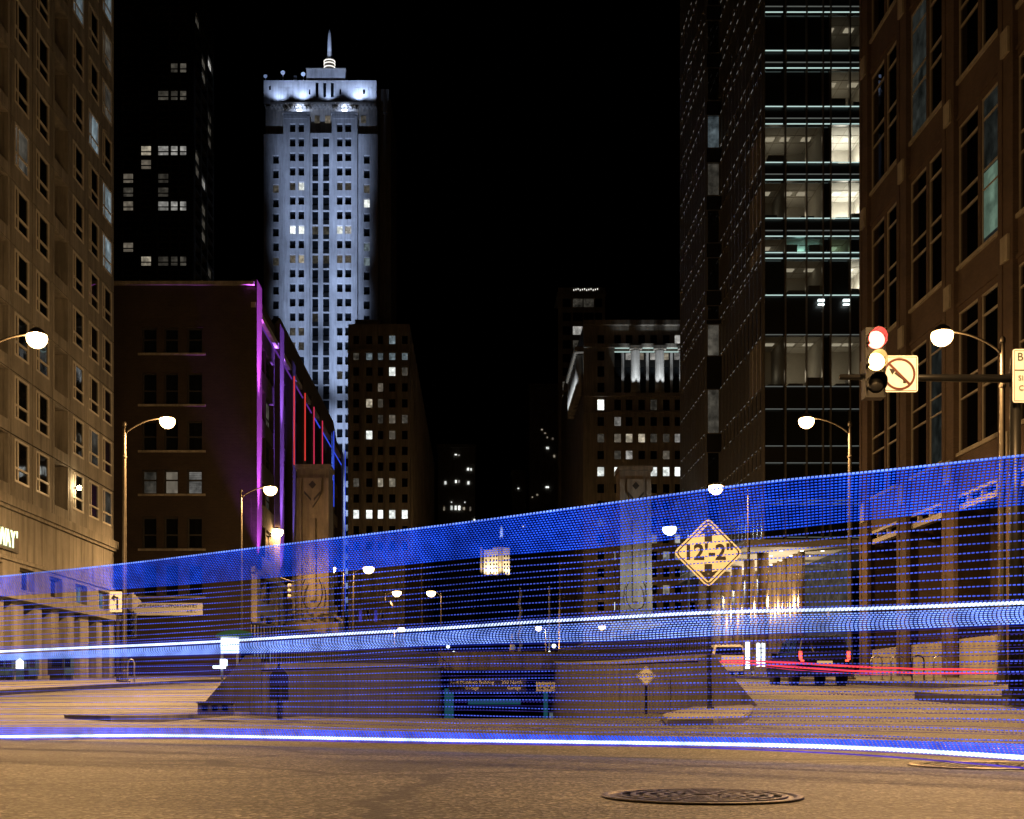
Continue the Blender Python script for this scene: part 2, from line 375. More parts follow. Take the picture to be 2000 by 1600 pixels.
def add_window(parent, kind, c, u0, u1, v0, v1, depth, mat, frame=None):
    mp = fmap(kind, c); wd, ht = u1 - u0, v1 - v0
    if frame:
        fr = inst('window', frame_mesh(kind, wd, ht, frame[0], frame[1], frame[2]), mp((u0 + u1) / 2, v0, depth - .06), parent)
        inst('pane', pane_mesh(kind, wd, ht, mat), mp((u0 + u1) / 2, v0, depth), fr)
        return fr
    return inst('window', pane_mesh(kind, wd, ht, mat), mp((u0 + u1) / 2, v0, depth), parent)
def text(s, size, loc, rot, mat, parent, name='lettering', ext=.004, align='CENTER', bold=0.0):
    cu = bpy.data.curves.new(name, 'FONT'); cu.body = s; cu.size = size; cu.extrude = ext; cu.align_x = align; cu.align_y = 'CENTER'
    cu.resolution_u = 3; cu.materials.append(mat)
    cu.offset = bold
    tmp = bpy.data.objects.new(name, cu); me = bpy.data.meshes.new_from_object(tmp); bpy.data.objects.remove(tmp)
    me.materials.clear(); me.materials.append(mat)
    o = bpy.data.objects.new(name, me); put(o, parent, loc); o.rotation_euler = rot; return o
FRONT = (math.radians(90), 0, 0)
def spot(name, loc, target, power, c, cone, blend, parent, radius=.1):
    l = bpy.data.lights.new(name, 'SPOT'); l.energy = power; l.color = c; l.spot_size = math.radians(cone); l.spot_blend = blend; l.shadow_soft_size = radius
    o = bpy.data.objects.new(name, l); put(o, parent, loc)
    o.rotation_euler = (Vector(target) - Vector(loc)).to_track_quat('-Z', 'Y').to_euler(); return o

# ================================================================== GROUND
RISE_L = [(12, 0), (22, .12), (45, .75), (60, 1.15), (76, 1.45), (90, 1.8), (104, 2.9), (112, 3.0), (400, 3.0)]
RISE_R = [(10, 0), (21, .28), (30, .52), (45, .85), (73, 1.6), (90, 2.1), (104, 2.9), (112, 3.0), (400, 3.0)]
def gz(x, d):
    if x < 0: return smooth_table(RISE_L, d, 3) * min(1, max(0, (-x - 2.5) / 5)) if d < 30 else smooth_table(RISE_L, d, 3)
    k = min(1, max(0, (x - 2.5) / 5)); k = k if d < 27 else lerp(k, 1, min(1, (d - 27) / 10))
    return smooth_table(RISE_R, d, 3) * k
RD0 = 26.0
def wall_l(d): return lerp(-4.6, -2.5, (d - 26) / 65)
def wall_r(d): return lerp(4.7, 5.6, (d - 26) / 65)
gr = MB(); gr.face([(-1500, -200, -5), (1500, -200, -5), (1500, 3000, -5), (-1500, 3000, -5)])
g = gr.build('ground', M['asphalt']); g['kind'] = 'structure'
def ramp_z(d): return table([(20, 0), (26, -.06), (40, -.75), (60, -1.9), (80, -2.6), (140, -2.7)], d)
ds = [-30, -10, 0, 4, 8, 10, 12, 14, 16, 18, 20, 22, 24, 26, 28, 31, 35, 40, 46, 53, 60, 68, 76, 84, 90, 97, 104, 112]
rd = MB(); rows = []
for d in ds:
    dd = max(d, RD0); L, Rr = wall_l(dd), wall_r(dd)
    xs = [-70, -40, -25, -18, -13, -9, -7, L, L * .5, .3, Rr * .5, Rr, 7, 9, 11, 14, 18, 25, 40, 70]
    rows.append([Vector((x, d, gz(x, d) if not (L - .01 <= x <= Rr + .01 and d < RD0) else gz(x, d))) for x in xs])
for j in range(len(ds) - 1):
    for i in range(19):
        if ds[j] >= RD0 and 7 <= i <= 10: continue
        rd.face([rows[j][i], rows[j][i+1], rows[j+1][i+1], rows[j+1][i]])
o = rd.build('road', M['asphalt'], smooth=True); o['kind'] = 'structure'
up_ = MB(); dl = [26, 30, 36, 44, 52, 60, 70, 80, 91, 140]
for a, b_ in zip(dl, dl[1:]):
    za = ramp_z(a) if a > 26 else gz(0, 26); 
    up_.face([(wall_l(a) - .2, a, za), (wall_r(a) + .2, a, za), (wall_r(b_) + .2, b_, ramp_z(b_)), (wall_l(b_) - .2, b_, ramp_z(b_))])
o = up_.build('underpass_road', M['asphalt']); o['kind'] = 'structure'

# pavements with kerbs
def pavement(name, curb, back, dlist, sgn):
    b = MB(); e = MB()
    for a, c_ in zip(dlist, dlist[1:]):
        pts = []
        for d in (a, c_):
            xc, xb = curb(d), back(d); z = gz(xc, d) + .15
            pts.append((xc, d, z, xb))
        (x0, d0, z0, b0), (x1, d1, z1, b1) = pts
        b.face([(x0 + sgn*.16, d0, z0), (b0, d0, z0 + .05), (b1, d1, z1 + .05), (x1 + sgn*.16, d1, z1)])
        e.face([(x0, d0, z0 - .2), (x1, d1, z1 - .2), (x1, d1, z1 - .004), (x0, d0, z0 - .004)])
        e.face([(x0, d0, z0 - .004), (x1, d1, z1 - .004), (x1 + sgn*.16, d1, z1), (x0 + sgn*.16, d0, z0)])
    o = b.build(name, M['pavement']); o['kind'] = 'structure'
    e.build('kerb', M['concrete'], o)
    return o
curb_r = lambda d: smooth_table([(18, 18), (19.5, 10.8), (21, 8.6), (25, 8.4), (30, 11), (34, 14.3), (120, 14.3)], d, 1.0)
curb_l = lambda d: smooth_table([(24, -22), (27, -15), (30, -13.2), (120, -13.2)], d, 1.0)
pavement('pavement_right', curb_r, lambda d: 24.0, [18, 18.7, 19.4, 20.2, 21, 23, 25, 27, 29, 31, 33, 35, 38, 42, 46, 52, 60, 68, 76, 84, 90, 97, 104, 112], 1)
pavement('pavement_left', curb_l, lambda d: -24.0, [24, 25, 26, 27, 28, 30, 33, 36, 40, 46, 53, 60, 68, 76, 84, 90, 97, 104, 112], -1)

# manhole covers
def manhole(x, d, r, label, rimmat):
    t = thing('manhole_cover', (x, d, .0), label, 'manhole cover', 'manhole covers in the road')
    b = MB(); b.lathe([(r, .002), (r, .008), (r * .985, .011), (r * .93, .011), (r * .92, .002)], (x, d, 0), 64); b.build('rim', rimmat, t, True)
    b = MB(); b.lathe([(.001, .006), (r * .90, .006), (r * .905, .001)], (x, d, 0), 64); b.build('lid', M['iron'], t)
    b = MB()
    for k in range(1, 7):
        rr = r * .9 * k / 6.6; b.lathe([(rr - .012, .006), (rr - .010, .012), (rr + .010, .012), (rr + .012, .006)], (x, d, 0), 48)
    for k in range(12):
        a = k * math.pi / 6; c_, s_ = math.cos(a), math.sin(a); r0, r1, h = r * .2, r * .85, .008
        n_ = Vector((-s_, c_, 0)) * h; p = Vector((x + c_*r0, d + s_*r0, .012)); q = Vector((x + c_*r1, d + s_*r1, .012))
        b.face([p - n_, p + n_, q + n_, q - n_])
    b.build('tread_ring', M['iron'], t)
manhole(PX(1370, 5.2), 5.2, .405, 'ribbed iron manhole cover closest to the viewer on bare asphalt', M['iron'])
manhole(PX(1780, 7.6) + .43, 7.6, .43, 'manhole cover with pale worn rim cut by the frame edge', M['iron_rim'])
manhole(PX(1846, 10.4) + .42, 10.4, .42, 'manhole cover farther up the road under the blue light line', M['iron_rim'])

# ================================================================== UNDERPASS
t = thing('underpass', (0.5, 91, -2.7), 'concrete underpass ramp with railings and dark portal under the bridge approach', 'underpass')
def ramp_wall(side):
    inner = wall_l if side < 0 else wall_r; s = side; b = MB(); rise = RISE_L if s < 0 else RISE_R
    dd = [27.2 + 4.25 * k for k in range(16)]; dd[-1] = 91
    for a, c_ in zip(dd, dd[1:]):
        a += .03; c_ -= .03
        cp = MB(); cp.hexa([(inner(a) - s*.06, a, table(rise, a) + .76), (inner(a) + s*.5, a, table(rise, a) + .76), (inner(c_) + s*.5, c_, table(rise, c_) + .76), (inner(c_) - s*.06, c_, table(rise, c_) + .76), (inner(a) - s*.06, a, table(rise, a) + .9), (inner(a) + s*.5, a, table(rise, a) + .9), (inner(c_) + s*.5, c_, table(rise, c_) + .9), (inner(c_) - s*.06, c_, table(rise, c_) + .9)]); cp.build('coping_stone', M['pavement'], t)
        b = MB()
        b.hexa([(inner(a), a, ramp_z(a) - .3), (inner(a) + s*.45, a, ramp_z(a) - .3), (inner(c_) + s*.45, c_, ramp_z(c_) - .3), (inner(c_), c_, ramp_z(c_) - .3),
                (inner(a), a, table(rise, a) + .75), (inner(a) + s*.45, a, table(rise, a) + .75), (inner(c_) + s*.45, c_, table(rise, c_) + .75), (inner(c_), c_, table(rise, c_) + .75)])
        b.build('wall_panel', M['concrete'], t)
    # sloped end block
    x0, x1 = inner(27) , inner(27) + s * 1.1
    e = MB(); e.prism([(x0, 26.0, 1.28), (x0 + s*.12, 26.0, 1.28), (x1 + s*.05, 26.0, .10), (x1 + s*.05, 26.0, -.3), (x0, 26.0, -.3)], (0, 1.2, 0)); e.build('end_block', M['concrete'], t)
    # railing
    rl = MB(); pts = [(inner(d) + s*.22, d, table(rise, d) + 1.75) for d in dd]; rl.tube(pts, .035, 6)
    rl.tube([(p[0], p[1], p[2] - .88) for p in pts], .025, 6); rl.build('handrail', M['black'], t)
    n = 0; bl = MB(); d = 27.4
    while d < 90.5:
        z = table(rise, d); bl.box(inner(d) + s*.2, inner(d) + s*.24, d - .02, d + .02, z + .75, z + 1.75); d += .35
    q = bl.build('baluster', M['black'], t); q['kind'] = 'stuff'
ramp_wall(-1); ramp_wall(1)
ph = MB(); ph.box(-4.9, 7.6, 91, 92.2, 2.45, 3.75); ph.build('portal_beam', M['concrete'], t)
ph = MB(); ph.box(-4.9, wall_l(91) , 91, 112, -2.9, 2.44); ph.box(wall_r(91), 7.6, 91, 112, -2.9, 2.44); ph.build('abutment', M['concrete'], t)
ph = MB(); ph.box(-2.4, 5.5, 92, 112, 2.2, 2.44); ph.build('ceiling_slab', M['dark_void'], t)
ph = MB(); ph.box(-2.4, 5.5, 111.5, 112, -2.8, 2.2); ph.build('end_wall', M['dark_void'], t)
for a, b_ in ((868, 886), (1062, 1070)):
    q = MB(); q.box(PX(a, 93), PX(b_, 93), 93, 93.3, -2.6, PZ(1345, 93)); q.build('light_column', M['teal_glow'], t)
q = MB(); q.box(PX(1073, 92.5), PX(1080, 92.5), 92.5, 92.6, PZ(1434, 92.5), PZ(1392, 92.5)); q.build('light_panel', M['win_cool'], t)
q = MB(); q.box(PX(914, 92.6), PX(1017, 92.6), 92.5, 92.7, PZ(1376, 92.6), PZ(1366, 92.6)); q.build('light_strip', M['teal_glow'], t)
sg = thing('garage_sign', (0, 90.9, 2.4), 'dark overhead garage direction sign on the underpass beam', 'sign')
q = MB(); q.box(PX(876, 90.9), PX(1028, 90.9), 90.84, 90.94, PZ(1352, 90.9), PZ(1324, 90.9)); q.build('sign_panel', M['black'], sg)
for s_, x_, y_ in (('Reid Murdoch Building', 922, 1333), ('Garage', 922, 1344), ('350 North', 1000, 1333), ('Garage', 1004, 1344)):
    text(s_, .34, P(x_, y_, 90.8), FRONT, M['sign_white'], sg)
sg = thing('clearance_plate', P(1065, 1351, 90.7), 'small rectangular 12\'-2" clearance plate over the underpass mouth', 'sign')
q = MB(); q.box(PX(1047, 90.7), PX(1084, 90.7), 90.66, 90.72, PZ(1351, 90.7), PZ(1332, 90.7)); q.build('sign_panel', M['sign_yellow'], sg)
text('12\'-2"', .5, P(1065, 1342, 90.63), FRONT, M['black_ink'], sg)
# concrete island in front of the right wall
isl = MB(); pts = []
for (x, d) in ((2.75, 18.4), (3.3, 17.8), (3.8, 18.2), (4.4, 20.5), (5.4, 25), (5.9, 27), (4.6, 27), (3.2, 22)): pts.append((x, d))
zt = lambda x, d: .13 + .0 * x
n_ = len(pts); cx_ = sum(p[0] for p in pts) / n_; cy_ = sum(p[1] for p in pts) / n_
inn = [(cx_ + (x - cx_) * .93, cy_ + (d - cy_) * .97) for x, d in pts]
isl.face([(x, d, gz(x, d) * .6 + .13) for x, d in inn])
for k in range(n_):
    a, b_ = pts[k], pts[(k+1) % n_]; c_, e_ = inn[(k+1) % n_], inn[k]
    isl.face([(a[0], a[1], -.1), (b_[0], b_[1], -.1), (b_[0], b_[1], gz(*b_)*.6 + .10), (a[0], a[1], gz(*a)*.6 + .10)])
    isl.face([(a[0], a[1], gz(*a)*.6 + .10), (b_[0], b_[1], gz(*b_)*.6 + .10), (c_[0], c_[1], gz(*c_)*.6 + .13), (e_[0], e_[1], gz(*e_)*.6 + .13)])
tag(isl.build('traffic_island', M['pavement']), 'low concrete traffic island at the foot of the yellow diamond sign', 'traffic island')
isl = MB(); isl.prism([(-6.6, 20.5, 0), (-5.6, 19.6, 0), (-4.9, 19.8, 0), (-4.6, 26, 0), (-6.4, 27, 0)], (0, 0, .14))
tag(isl.build('traffic_island', M['pavement']), 'low concrete kerb island before the ramp wall with the dark sign back', 'traffic island')

t = thing('concrete_barrier', P(418, 1402, 21.5), 'low concrete barrier with three square openings on the kerb island', 'barrier')
dB = 21.3; x0, x1, zA, zB = PX(386, dB), PX(452, dB), .13, PZ(1374, dB)
hs = [(lerp(x0, x1, f_) - .055, lerp(x0, x1, f_) + .055, zA + .06, zB - .03) for f_ in (.2, .5, .8)]
facade('front', fmap('front', dB), x0, x1, zA, zB, hs, .16, M['concrete'], t)
b = MB(); b.box(x0, x1, dB + .161, dB + .3, zA, zB); b.box(x0 - .02, x1 + .02, dB - .02, dB + .32, zB + .001, zB + .03); b.build('cap', M['concrete'], t)
# ================================================================== SIGNS
def diamond(b, c, r, y0, y1, cr=.12, m=0):
    pts = []
    for k in range(4):
        a = math.pi / 2 * k; tip = Vector((math.cos(a), 0, math.sin(a))) * r
        e1 = Vector((math.cos(a - math.pi/2), 0, math.sin(a - math.pi/2))) * r; e2 = Vector((math.cos(a + math.pi/2), 0, math.sin(a + math.pi/2))) * r
        p0, p2 = tip + (e1 - tip) * cr, tip + (e2 - tip) * cr
        for j in range(6):
            s = j / 5; pts.append(p0 * (1-s)**2 + tip * 2*s*(1-s) + p2 * s**2)
    b.prism([Vector((c[0] + p.x, y0, c[2] + p.z)) for p in pts], (0, y1 - y0, 0), m)
def ring_diamond(b, c, r0, r1, y, cr=.1):
    def loop(r):
        out = []
        for k in range(4):
            a = math.pi / 2 * k; tip = Vector((math.cos(a), 0, math.sin(a))) * r
            e1 = Vector((math.cos(a - math.pi/2), 0, math.sin(a - math.pi/2))) * r; e2 = Vector((math.cos(a + math.pi/2), 0, math.sin(a + math.pi/2))) * r
            p0, p2 = tip + (e1 - tip) * cr, tip + (e2 - tip) * cr
            for j in range(6):
                s = j / 5; q = p0 * (1-s)**2 + tip * 2*s*(1-s) + p2 * s**2; out.append(Vector((c[0] + q.x, y, c[2] + q.z)))
        return out
    A, B = loop(r0), loop(r1)
    for k in range(24): b.face([A[k], A[(k+1) % 24], B[(k+1) % 24], B[k]])
d = 24.0; c = P(1383, 1080, d); base = P(1387, 1397, d)
sg = thing('clearance_sign', base, 'yellow diamond 12\'-2" clearance sign with two black arrows on a post', 'sign')
b = MB(); diamond(b, c, .66, d - .02, d); b.build('sign_panel', M['sign_yellow'], sg)
b = MB(); ring_diamond(b, c, .615, .585, d - .024); b.build('border', M['black_ink'], sg)
for s in (1, -1):
    b = MB(); zc = c.z + s * .30
    pl = [(-.07, -.09), (.07, -.09), (.07, .06), (.185, .03), (.0, .235), (-.185, .03), (-.07, .06)]
    pl = [(x, z * s) for x, z in pl]
    b.prism([(c.x + x, d - .026, zc + z) for x, z in pl], (0, .003, 0)); b.build('arrow', M['black_ink'], sg)
    b = MB(); b.lathe([(.02, -.034), (.02, -.026)], (c.x, d, zc + s*.1), 10, 'y'); b.build('bolt', M['steel'], sg)
text('12\'-2"', .40, (c.x, d - .026, c.z), FRONT, M['black_ink'], sg, ext=.002, bold=.012)
b = MB(); b.tube([(base.x, d + .03, base.z - .02), (c.x, d + .03, c.z + .3)], .045, 8); b.build('post', M['black'], sg)
b = MB(); b.lathe([(.22, 0), (.22, .03), (.12, .07), (.07, .16)], (base.x, d + .03, base.z), 12); b.build('base_plate', M['black'], sg)
b = MB(); b.tube([(c.x, d + .03, c.z + .3), (c.x, d + .03, c.z + .5)], .02, 6); b.build('bracket', M['steel'], sg)
# SLOW sign
d = 32.0; c = P(1262, 1320, d); base = P(1262, 1436, d)
sg = thing('slow_sign', base, 'small diamond SLOW sign on a thin black post in the ramp', 'sign')
b = MB(); diamond(b, c, .25, d - .015, d); b.build('sign_panel', M['sign_yellow'], sg)
b = MB(); ring_diamond(b, c, .235, .222, d - .018); b.build('border', M['black_ink'], sg)
text('SLOW', .145, (c.x, d - .019, c.z), FRONT, M['black_ink'], sg, ext=.002)
b = MB(); b.tube([(c.x, d + .02, base.z), (c.x, d + .02, c.z + .2)], .035, 6); b.build('post', M['black'], sg)
# dark back of a sign, left
d = 23.0; c = P(545, 1338, d); base = P(546, 1404, d)
sg = thing('sign_back', base, 'dark back of a hooded sign on a short post beside the ramp wall', 'sign')
b = MB(); b.prism([(c.x - .17, d, c.z - .28), (c.x + .17, d, c.z - .28), (c.x + .17, d, c.z + .16), (c.x + .08, d, c.z + .3), (c.x - .08, d, c.z + .3), (c.x - .17, d, c.z + .16)], (0, .06, 0)); b.build('sign_panel', M['black'], sg)
b = MB(); b.prism([(c.x - .03, d - .02, c.z + .3), (c.x + .03, d - .02, c.z + .3), (c.x + .015, d - .02, c.z + .42), (c.x - .015, d - .02, c.z + .42)], (0, .06, 0)); b.build('finial', M['black'], sg)
b = MB(); b.tube([(base.x, d + .03, base.z - .03), (base.x, d + .03, c.z)], .055, 8); b.build('post', M['black'], sg)

# ================================================================== STREET LAMPS
def street_lamp(px, py, pole_px, d, label, lampmat, X=None, pw=1.0):
    sc = 1.15 if d < 60 else (1.5 if d < 90 else 2.0)  # far lenses oversized to stand for the bloom around the lamps
    lp = P(px, py, d) if X is None else Vector(X[0]); xp = PX(pole_px, d) if X is None else X[1]
    zb = gz(xp, d) + .15; base = Vector((xp, d, zb)); s = 1 if lp.x > xp else -1
    t = thing('street_lamp', base, label, 'street lamp', 'street lamps along the kerbs')
    zt = lp.z - .55
    b = MB(); b.tube([base, (xp, d, zb + 1.2), (xp, d, zb + 1.25), (xp, d, zt - .1), (xp, d, zt + .35)], [.13, .12, .10, .07, .06], 10); b.lathe([(.075, 0), (.09, .02), (.09, .12), (.05, .18)], (xp, d, zt + .33), 10); b.build('pole', M['pole'], t, True)
    b = MB(); b.lathe([(.24, 0), (.24, .06), (.17, .10), (.15, .45), (.13, .5)], base, 12); b.build('base', M['pole'], t)
    b = MB(); b.lathe([(.085, -.05), (.1, -.03), (.1, .03), (.085, .05)], (xp, d, zt - .9), 10); b.build('collar', M['pole'], t)
    path = []
    for k in range(11):
        u = k / 10; path.append((lerp(xp, lp.x - s * .22, u), d, zt + (lp.z + .1 - zt) * math.sin(u * math.pi / 2) ** .8 ))
    b = MB(); b.tube(path, .035, 7); b.build('arm', M['pole'], t, True)
    b = MB(); b.lathe([(.001, .30), (.10, .29), (.20, .22), (.25, .14), (.26, .10), (.24, .10), (.001, .12)], lp, 20); b.build('lamp_head', M['pole'], t, True)
    b = MB(); prof = [(.001, -.27), (.10, -.255), (.19, -.20), (.25, -.11), (.27, -.01), (.25, .08), (.20, .098)]
    b.lathe([(r * sc, h * sc if h < 0 else h) for r, h in prof], lp, 28); b.build('lens', M[lampmat], t, True)
    l = bpy.data.lights.new('bulb', 'POINT'); l.energy, l.color = BULB[lampmat]; l.energy *= pw; l.shadow_soft_size = .12
    put(bpy.data.objects.new('bulb', l), t, lp + Vector((0, 0, -.10)))
    spot('reflector_light', lp + Vector((0, 0, -.12)), lp + Vector((0, 0, -5)), l.energy * 6.0, l.color, 174, .5, t, .12)
    return t
street_lamp(72, 660, -44, 38.0, 'street lamp whose arm reaches in from the frame edge before the beige apartment block', 'lamp', pw=2.0)
street_lamp(327, 822, 243, 51.0, 'street lamp on a bronze pole in front of the dark brick loft front', 'lamp', pw=2.0)
street_lamp(528, 955, 471, 76.0, 'street lamp beside the purple lit brick corner', 'lamp', pw=1.8)
street_lamp(540, 1037, 505, 100.0, 'small street lamp glowing just below the lamp at the purple corner', 'lamp_far')
street_lamp(1840, 655, 1958, 36.5, 'street lamp next to the red traffic signal', 'lamp')
street_lamp(1575, 822, 1660, 51.4, 'street lamp in front of the dark glass tower face', 'lamp')
street_lamp(1398, 952, 1462, 70.5, 'street lamp above the yellow diamond sign', 'lamp')
street_lamp(1308, 1032, 1345, 99.0, 'cool white street lamp beside the bridge pylon', 'lamp_cool')
street_lamp(645, 1110, 672, 121.0, 'small far street lamp next to the carved bridge pylon', 'lamp_far')
street_lamp(720, 1110, 690, 124.0, 'small far street lamp over the dark block beyond the river', 'lamp_far')
street_lamp(775, 1157, 752, 152.0, 'farther of the paired bridge lamps, nearer the lit tower', 'lamp_far')
street_lamp(842, 1157, 862, 150.0, 'paired bridge lamp nearer the street centre line', 'lamp_far')
street_lamp(784, 1228, 770, 205.0, 'added far lamp across the river lighting the setback block', 'lamp_far', pw=5.0)  # three lamps added beyond the river to light the far blocks
street_lamp(1052, 1226, 1066, 205.0, 'added far lamp across the river near the flag pole axis', 'lamp_far', pw=4.0)
street_lamp(1176, 1224, 1190, 205.0, 'added far lamp across the river lighting the colonnade block', 'lamp_far', pw=5.0)
for k, (x, y, xp) in enumerate(((-8.0, 5.0, -10.0), (8.5, 7.0, 10.5), (-10.5, 21.0, -14.5), (6.0, 14.8, 8.4))):  # unseen lamps carrying on the rows, added to light the foreground road
    street_lamp(0, 0, 0, y, ('street lamp out of view beside the crossing, near left', 'street lamp out of view beside the crossing, near right', 'street lamp out of view on the far left corner', 'street lamp out of view on the far right corner')[k], 'lamp', X=((x, y, 10.6), xp), pw=(.5, .6, .22, 1.5)[k])

# ================================================================== TRAFFIC SIGNALS
d = 21.0
t = thing('traffic_signal', P(1985, 1361, d), 'mast arm traffic signal with glowing red and amber lenses', 'traffic signal')
bx, bz = PX(1983, d), PZ(1362, d)
b = MB(); b.tube([(bx, d, bz), (bx, d, PZ(700, d))], [.11, .08], 12); b.build('pole', M['black'], t, True)
b = MB(); b.box(bx - .14, bx + .26, d - .2, d + .2, bz, bz + .12); b.box(bx + .1, bx + .22, d - .06, d + .06, bz + .12, bz + 2.2); b.build('base', M['black'], t)
za = PZ(740, d)
b = MB(); b.tube([(bx, d, za), (PX(1640, d), d, za + .03)], [.07, .045], 10); b.lathe([(.1, -.12), (.1, .12)], (bx, d, za), 12); b.build('mast_arm', M['black'], t, True)
hx = PX(1697, d)
b = MB(); b.box(hx - .16, hx + .16, d - .36, d - .12, PZ(786, d), PZ(652, d)); b.build('signal_housing', M['black'], t)
for py, mt, nm in ((676, 'red_glow', 'red'), (718, 'amber_glow', 'amber'), (761, 'black', 'unlit')):
    z = PZ(py, d)
    b = MB(); b.lathe([(.001, -.06), (.06, -.05), (.11, -.03), (.145, 0)], (hx, d - .365, z), 20, 'y'); q = b.build('lens', M[mt], t, True); q['label'] = nm + ' signal lens'
    b = MB()   # visor: open tube cut below
    n = 16; pts = []
    for j in range(n + 1):
        a = math.radians(-35 + 250 * j / n); pts.append((math.cos(a) * .155, math.sin(a) * .155))
    for j in range(n):
        (x0, z0), (x1, z1) = pts[j], pts[j+1]; l0 = .12 + .10 * max(0, z0 / .155); l1 = .12 + .10 * max(0, z1 / .155)
        b.face([(hx + x0, d - .36, z + z0), (hx + x1, d - .36, z + z1), (hx + x1, d - .36 - l1, z + z1), (hx + x0, d - .36 - l0, z + z0)])
    q = b.build('visor', M['black'], t)
    md = q.modifiers.new('thick', 'SOLIDIFY'); md.thickness = .006
sg = thing('no_left_turn_sign', P(1752, 770, d), 'white square no left turn sign hung on the signal mast arm', 'sign')
def round_rect(b, x0, x1, z0, z1, y, th, r=.04, m=0):
    pts = []
    for (cx, cz, a0) in ((x1 - r, z1 - r, 0), (x0 + r, z1 - r, 90), (x0 + r, z0 + r, 180), (x1 - r, z0 + r, 270)):
        for j in range(5):
            a = math.radians(a0 + 22.5 * j); pts.append((cx + math.cos(a) * r, y, cz + math.sin(a) * r))
    b.prism(pts, (0, th, 0), m)
yS = d - .14
b = MB(); round_rect(b, PX(1717, d), PX(1787, d), PZ(770, d), PZ(699, d), yS, .012); b.build('sign_panel', M['sign_white'], sg)
def rect_border(x0, x1, z0, z1, y, t_, m, parent):
    b = MB(); b.box(x0, x1, y, y + .002, z0, z0 + t_); b.box(x0, x1, y, y + .002, z1 - t_, z1); b.box(x0, x0 + t_, y, y + .002, z0 + t_, z1 - t_); b.box(x1 - t_, x1, y, y + .002, z0 + t_, z1 - t_)
    return b.build('border', m, parent)
rect_border(PX(1719.5, d), PX(1784.5, d), PZ(767.5, d), PZ(701.5, d), yS - .004, .008, M['black_ink'], sg)
cs = P(1751, 735, d)
b = MB(); n = 40
for j in range(n):
    a0, a1 = 2*math.pi*j/n, 2*math.pi*(j+1)/n
    b.face([(cs.x + math.cos(a)*r, yS - .006, cs.z + math.sin(a)*r) for a, r in ((a0, .225), (a1, .225), (a1, .262), (a0, .262))])
dr = Vector((1, 0, -1)).normalized(); nn = Vector((1, 0, 1)).normalized() * .02
cc = Vector((cs.x, yS - .007, cs.z)); b.face([cc - dr*.235 - nn, cc - dr*.235 + nn, cc + dr*.235 + nn, cc + dr*.235 - nn]); b.build('red_ring', M['red_ink'], sg)
b = MB(); y_ = yS - .005
b.face([(cs.x + x, y_, cs.z + z) for x, z in ((.06, -.15), (.105, -.15), (.105, -.10), (.06, -.10))]); b.face([(cs.x + x, y_, cs.z + z) for x, z in ((-.06, .035), (.105, -.10), (.06, -.10), (-.085, .01))])
b.face([(cs.x + x, y_, cs.z + z) for x, z in ((-.17, .09), (-.05, .075), (-.115, -.01))]); b.build('arrow', M['black_ink'], sg)
sg = thing('bridge_limit_sign', P(1990, 790, d), 'tall white bridge limit sign cut off by the frame edge', 'sign')
b = MB(); round_rect(b, PX(1970, d), PX(2072, d), PZ(791, d), PZ(687, d), yS - .02, .012); b.build('sign_panel', M['sign_white'], sg)
rect_border(PX(1973, d), PX(2069, d), PZ(788, d), PZ(690, d), yS - .024, .008, M['black_ink'], sg)
b = MB(); b.box(PX(1973.5, d), PX(2068.5, d), yS - .025, yS - .022, PZ(729, d), PZ(727, d)); b.build('rule_line', M['black_ink'], sg)
for s_, x_, y_, sz in (('BRIDGE', 1978, 703, .185), ('LIMIT', 1990, 719, .165), ('SINGLE', 1980, 744, .12), ('COMB', 1981, 763, .12)):
    text(s_, sz, P(x_, y_, d) + Vector((0, -.17, 0)), FRONT, M['black_ink'], sg, ext=.001, align='LEFT')
# left small signal pole with signs
d = 52.0
t = thing('signal_pole', P(230, 1330, d), 'short green signal post with a side mounted head by the apartment corner', 'traffic signal')
b = MB(); b.tube([P(230, 1332, d), P(230, 1165, d)], .07, 8); b.build('pole', M['pole'], t)
b = MB(); q0 = P(258, 1221, d); b.box(q0.x - .16, q0.x + .16, d - .2, d + .1, q0.z - .5, q0.z + .5); b.build('signal_housing', M['black'], t)
b = MB(); b.tube([P(230, 1200, d), P(258, 1200, d)], .03, 6); b.build('bracket', M['black'], t)
for k in range(3):
    b = MB(); b.lathe([(.12, 0), (.13, -.16), (.11, -.16), (.10, -.02)], (q0.x, d - .2, q0.z + .32 - .32*k), 12, 'y'); b.build('visor', M['black'], t)
sg = thing('lane_sign', P(229, 1196, d), 'white sign with a bent arrow on the post by the apartment corner', 'sign')
b = MB(); round_rect(b, PX(216, d), PX(240, d), PZ(1196, d), PZ(1156, d), d - .12, .012, .03); b.build('sign_panel', M['sign_white'], sg)
b = MB(); cs = P(228, 1176, d); y_ = d - .125
b.face([(cs.x + x, y_, cs.z + z) for x, z in ((.02, -.32), (.1, -.32), (.1, .2), (.02, .2))]); b.face([(cs.x + x, y_, cs.z + z) for x, z in ((-.1, .2), (.02, .12), (.02, .2), (-.1, .28))]); b.face([(cs.x + x, y_, cs.z + z) for x, z in ((-.2, .15), (-.05, .0), (-.05, .32))]); b.build('arrow', M['black_ink'], sg)
sg = thing('diamond_sign_back', P(258, 1195, d), 'bare metal back of a diamond sign beside the bent arrow sign', 'sign')
b = MB(); diamond(b, P(256, 1176, d), .42, d + .1, d + .13); b.build('sign_panel', M['sign_back'], sg)
b = MB(); b.tube([P(232, 1176, d) + Vector((0, .16, 0)), P(262, 1176, d) + Vector((0, .16, 0))], .025, 6); b.build('bracket', M['pole'], sg)
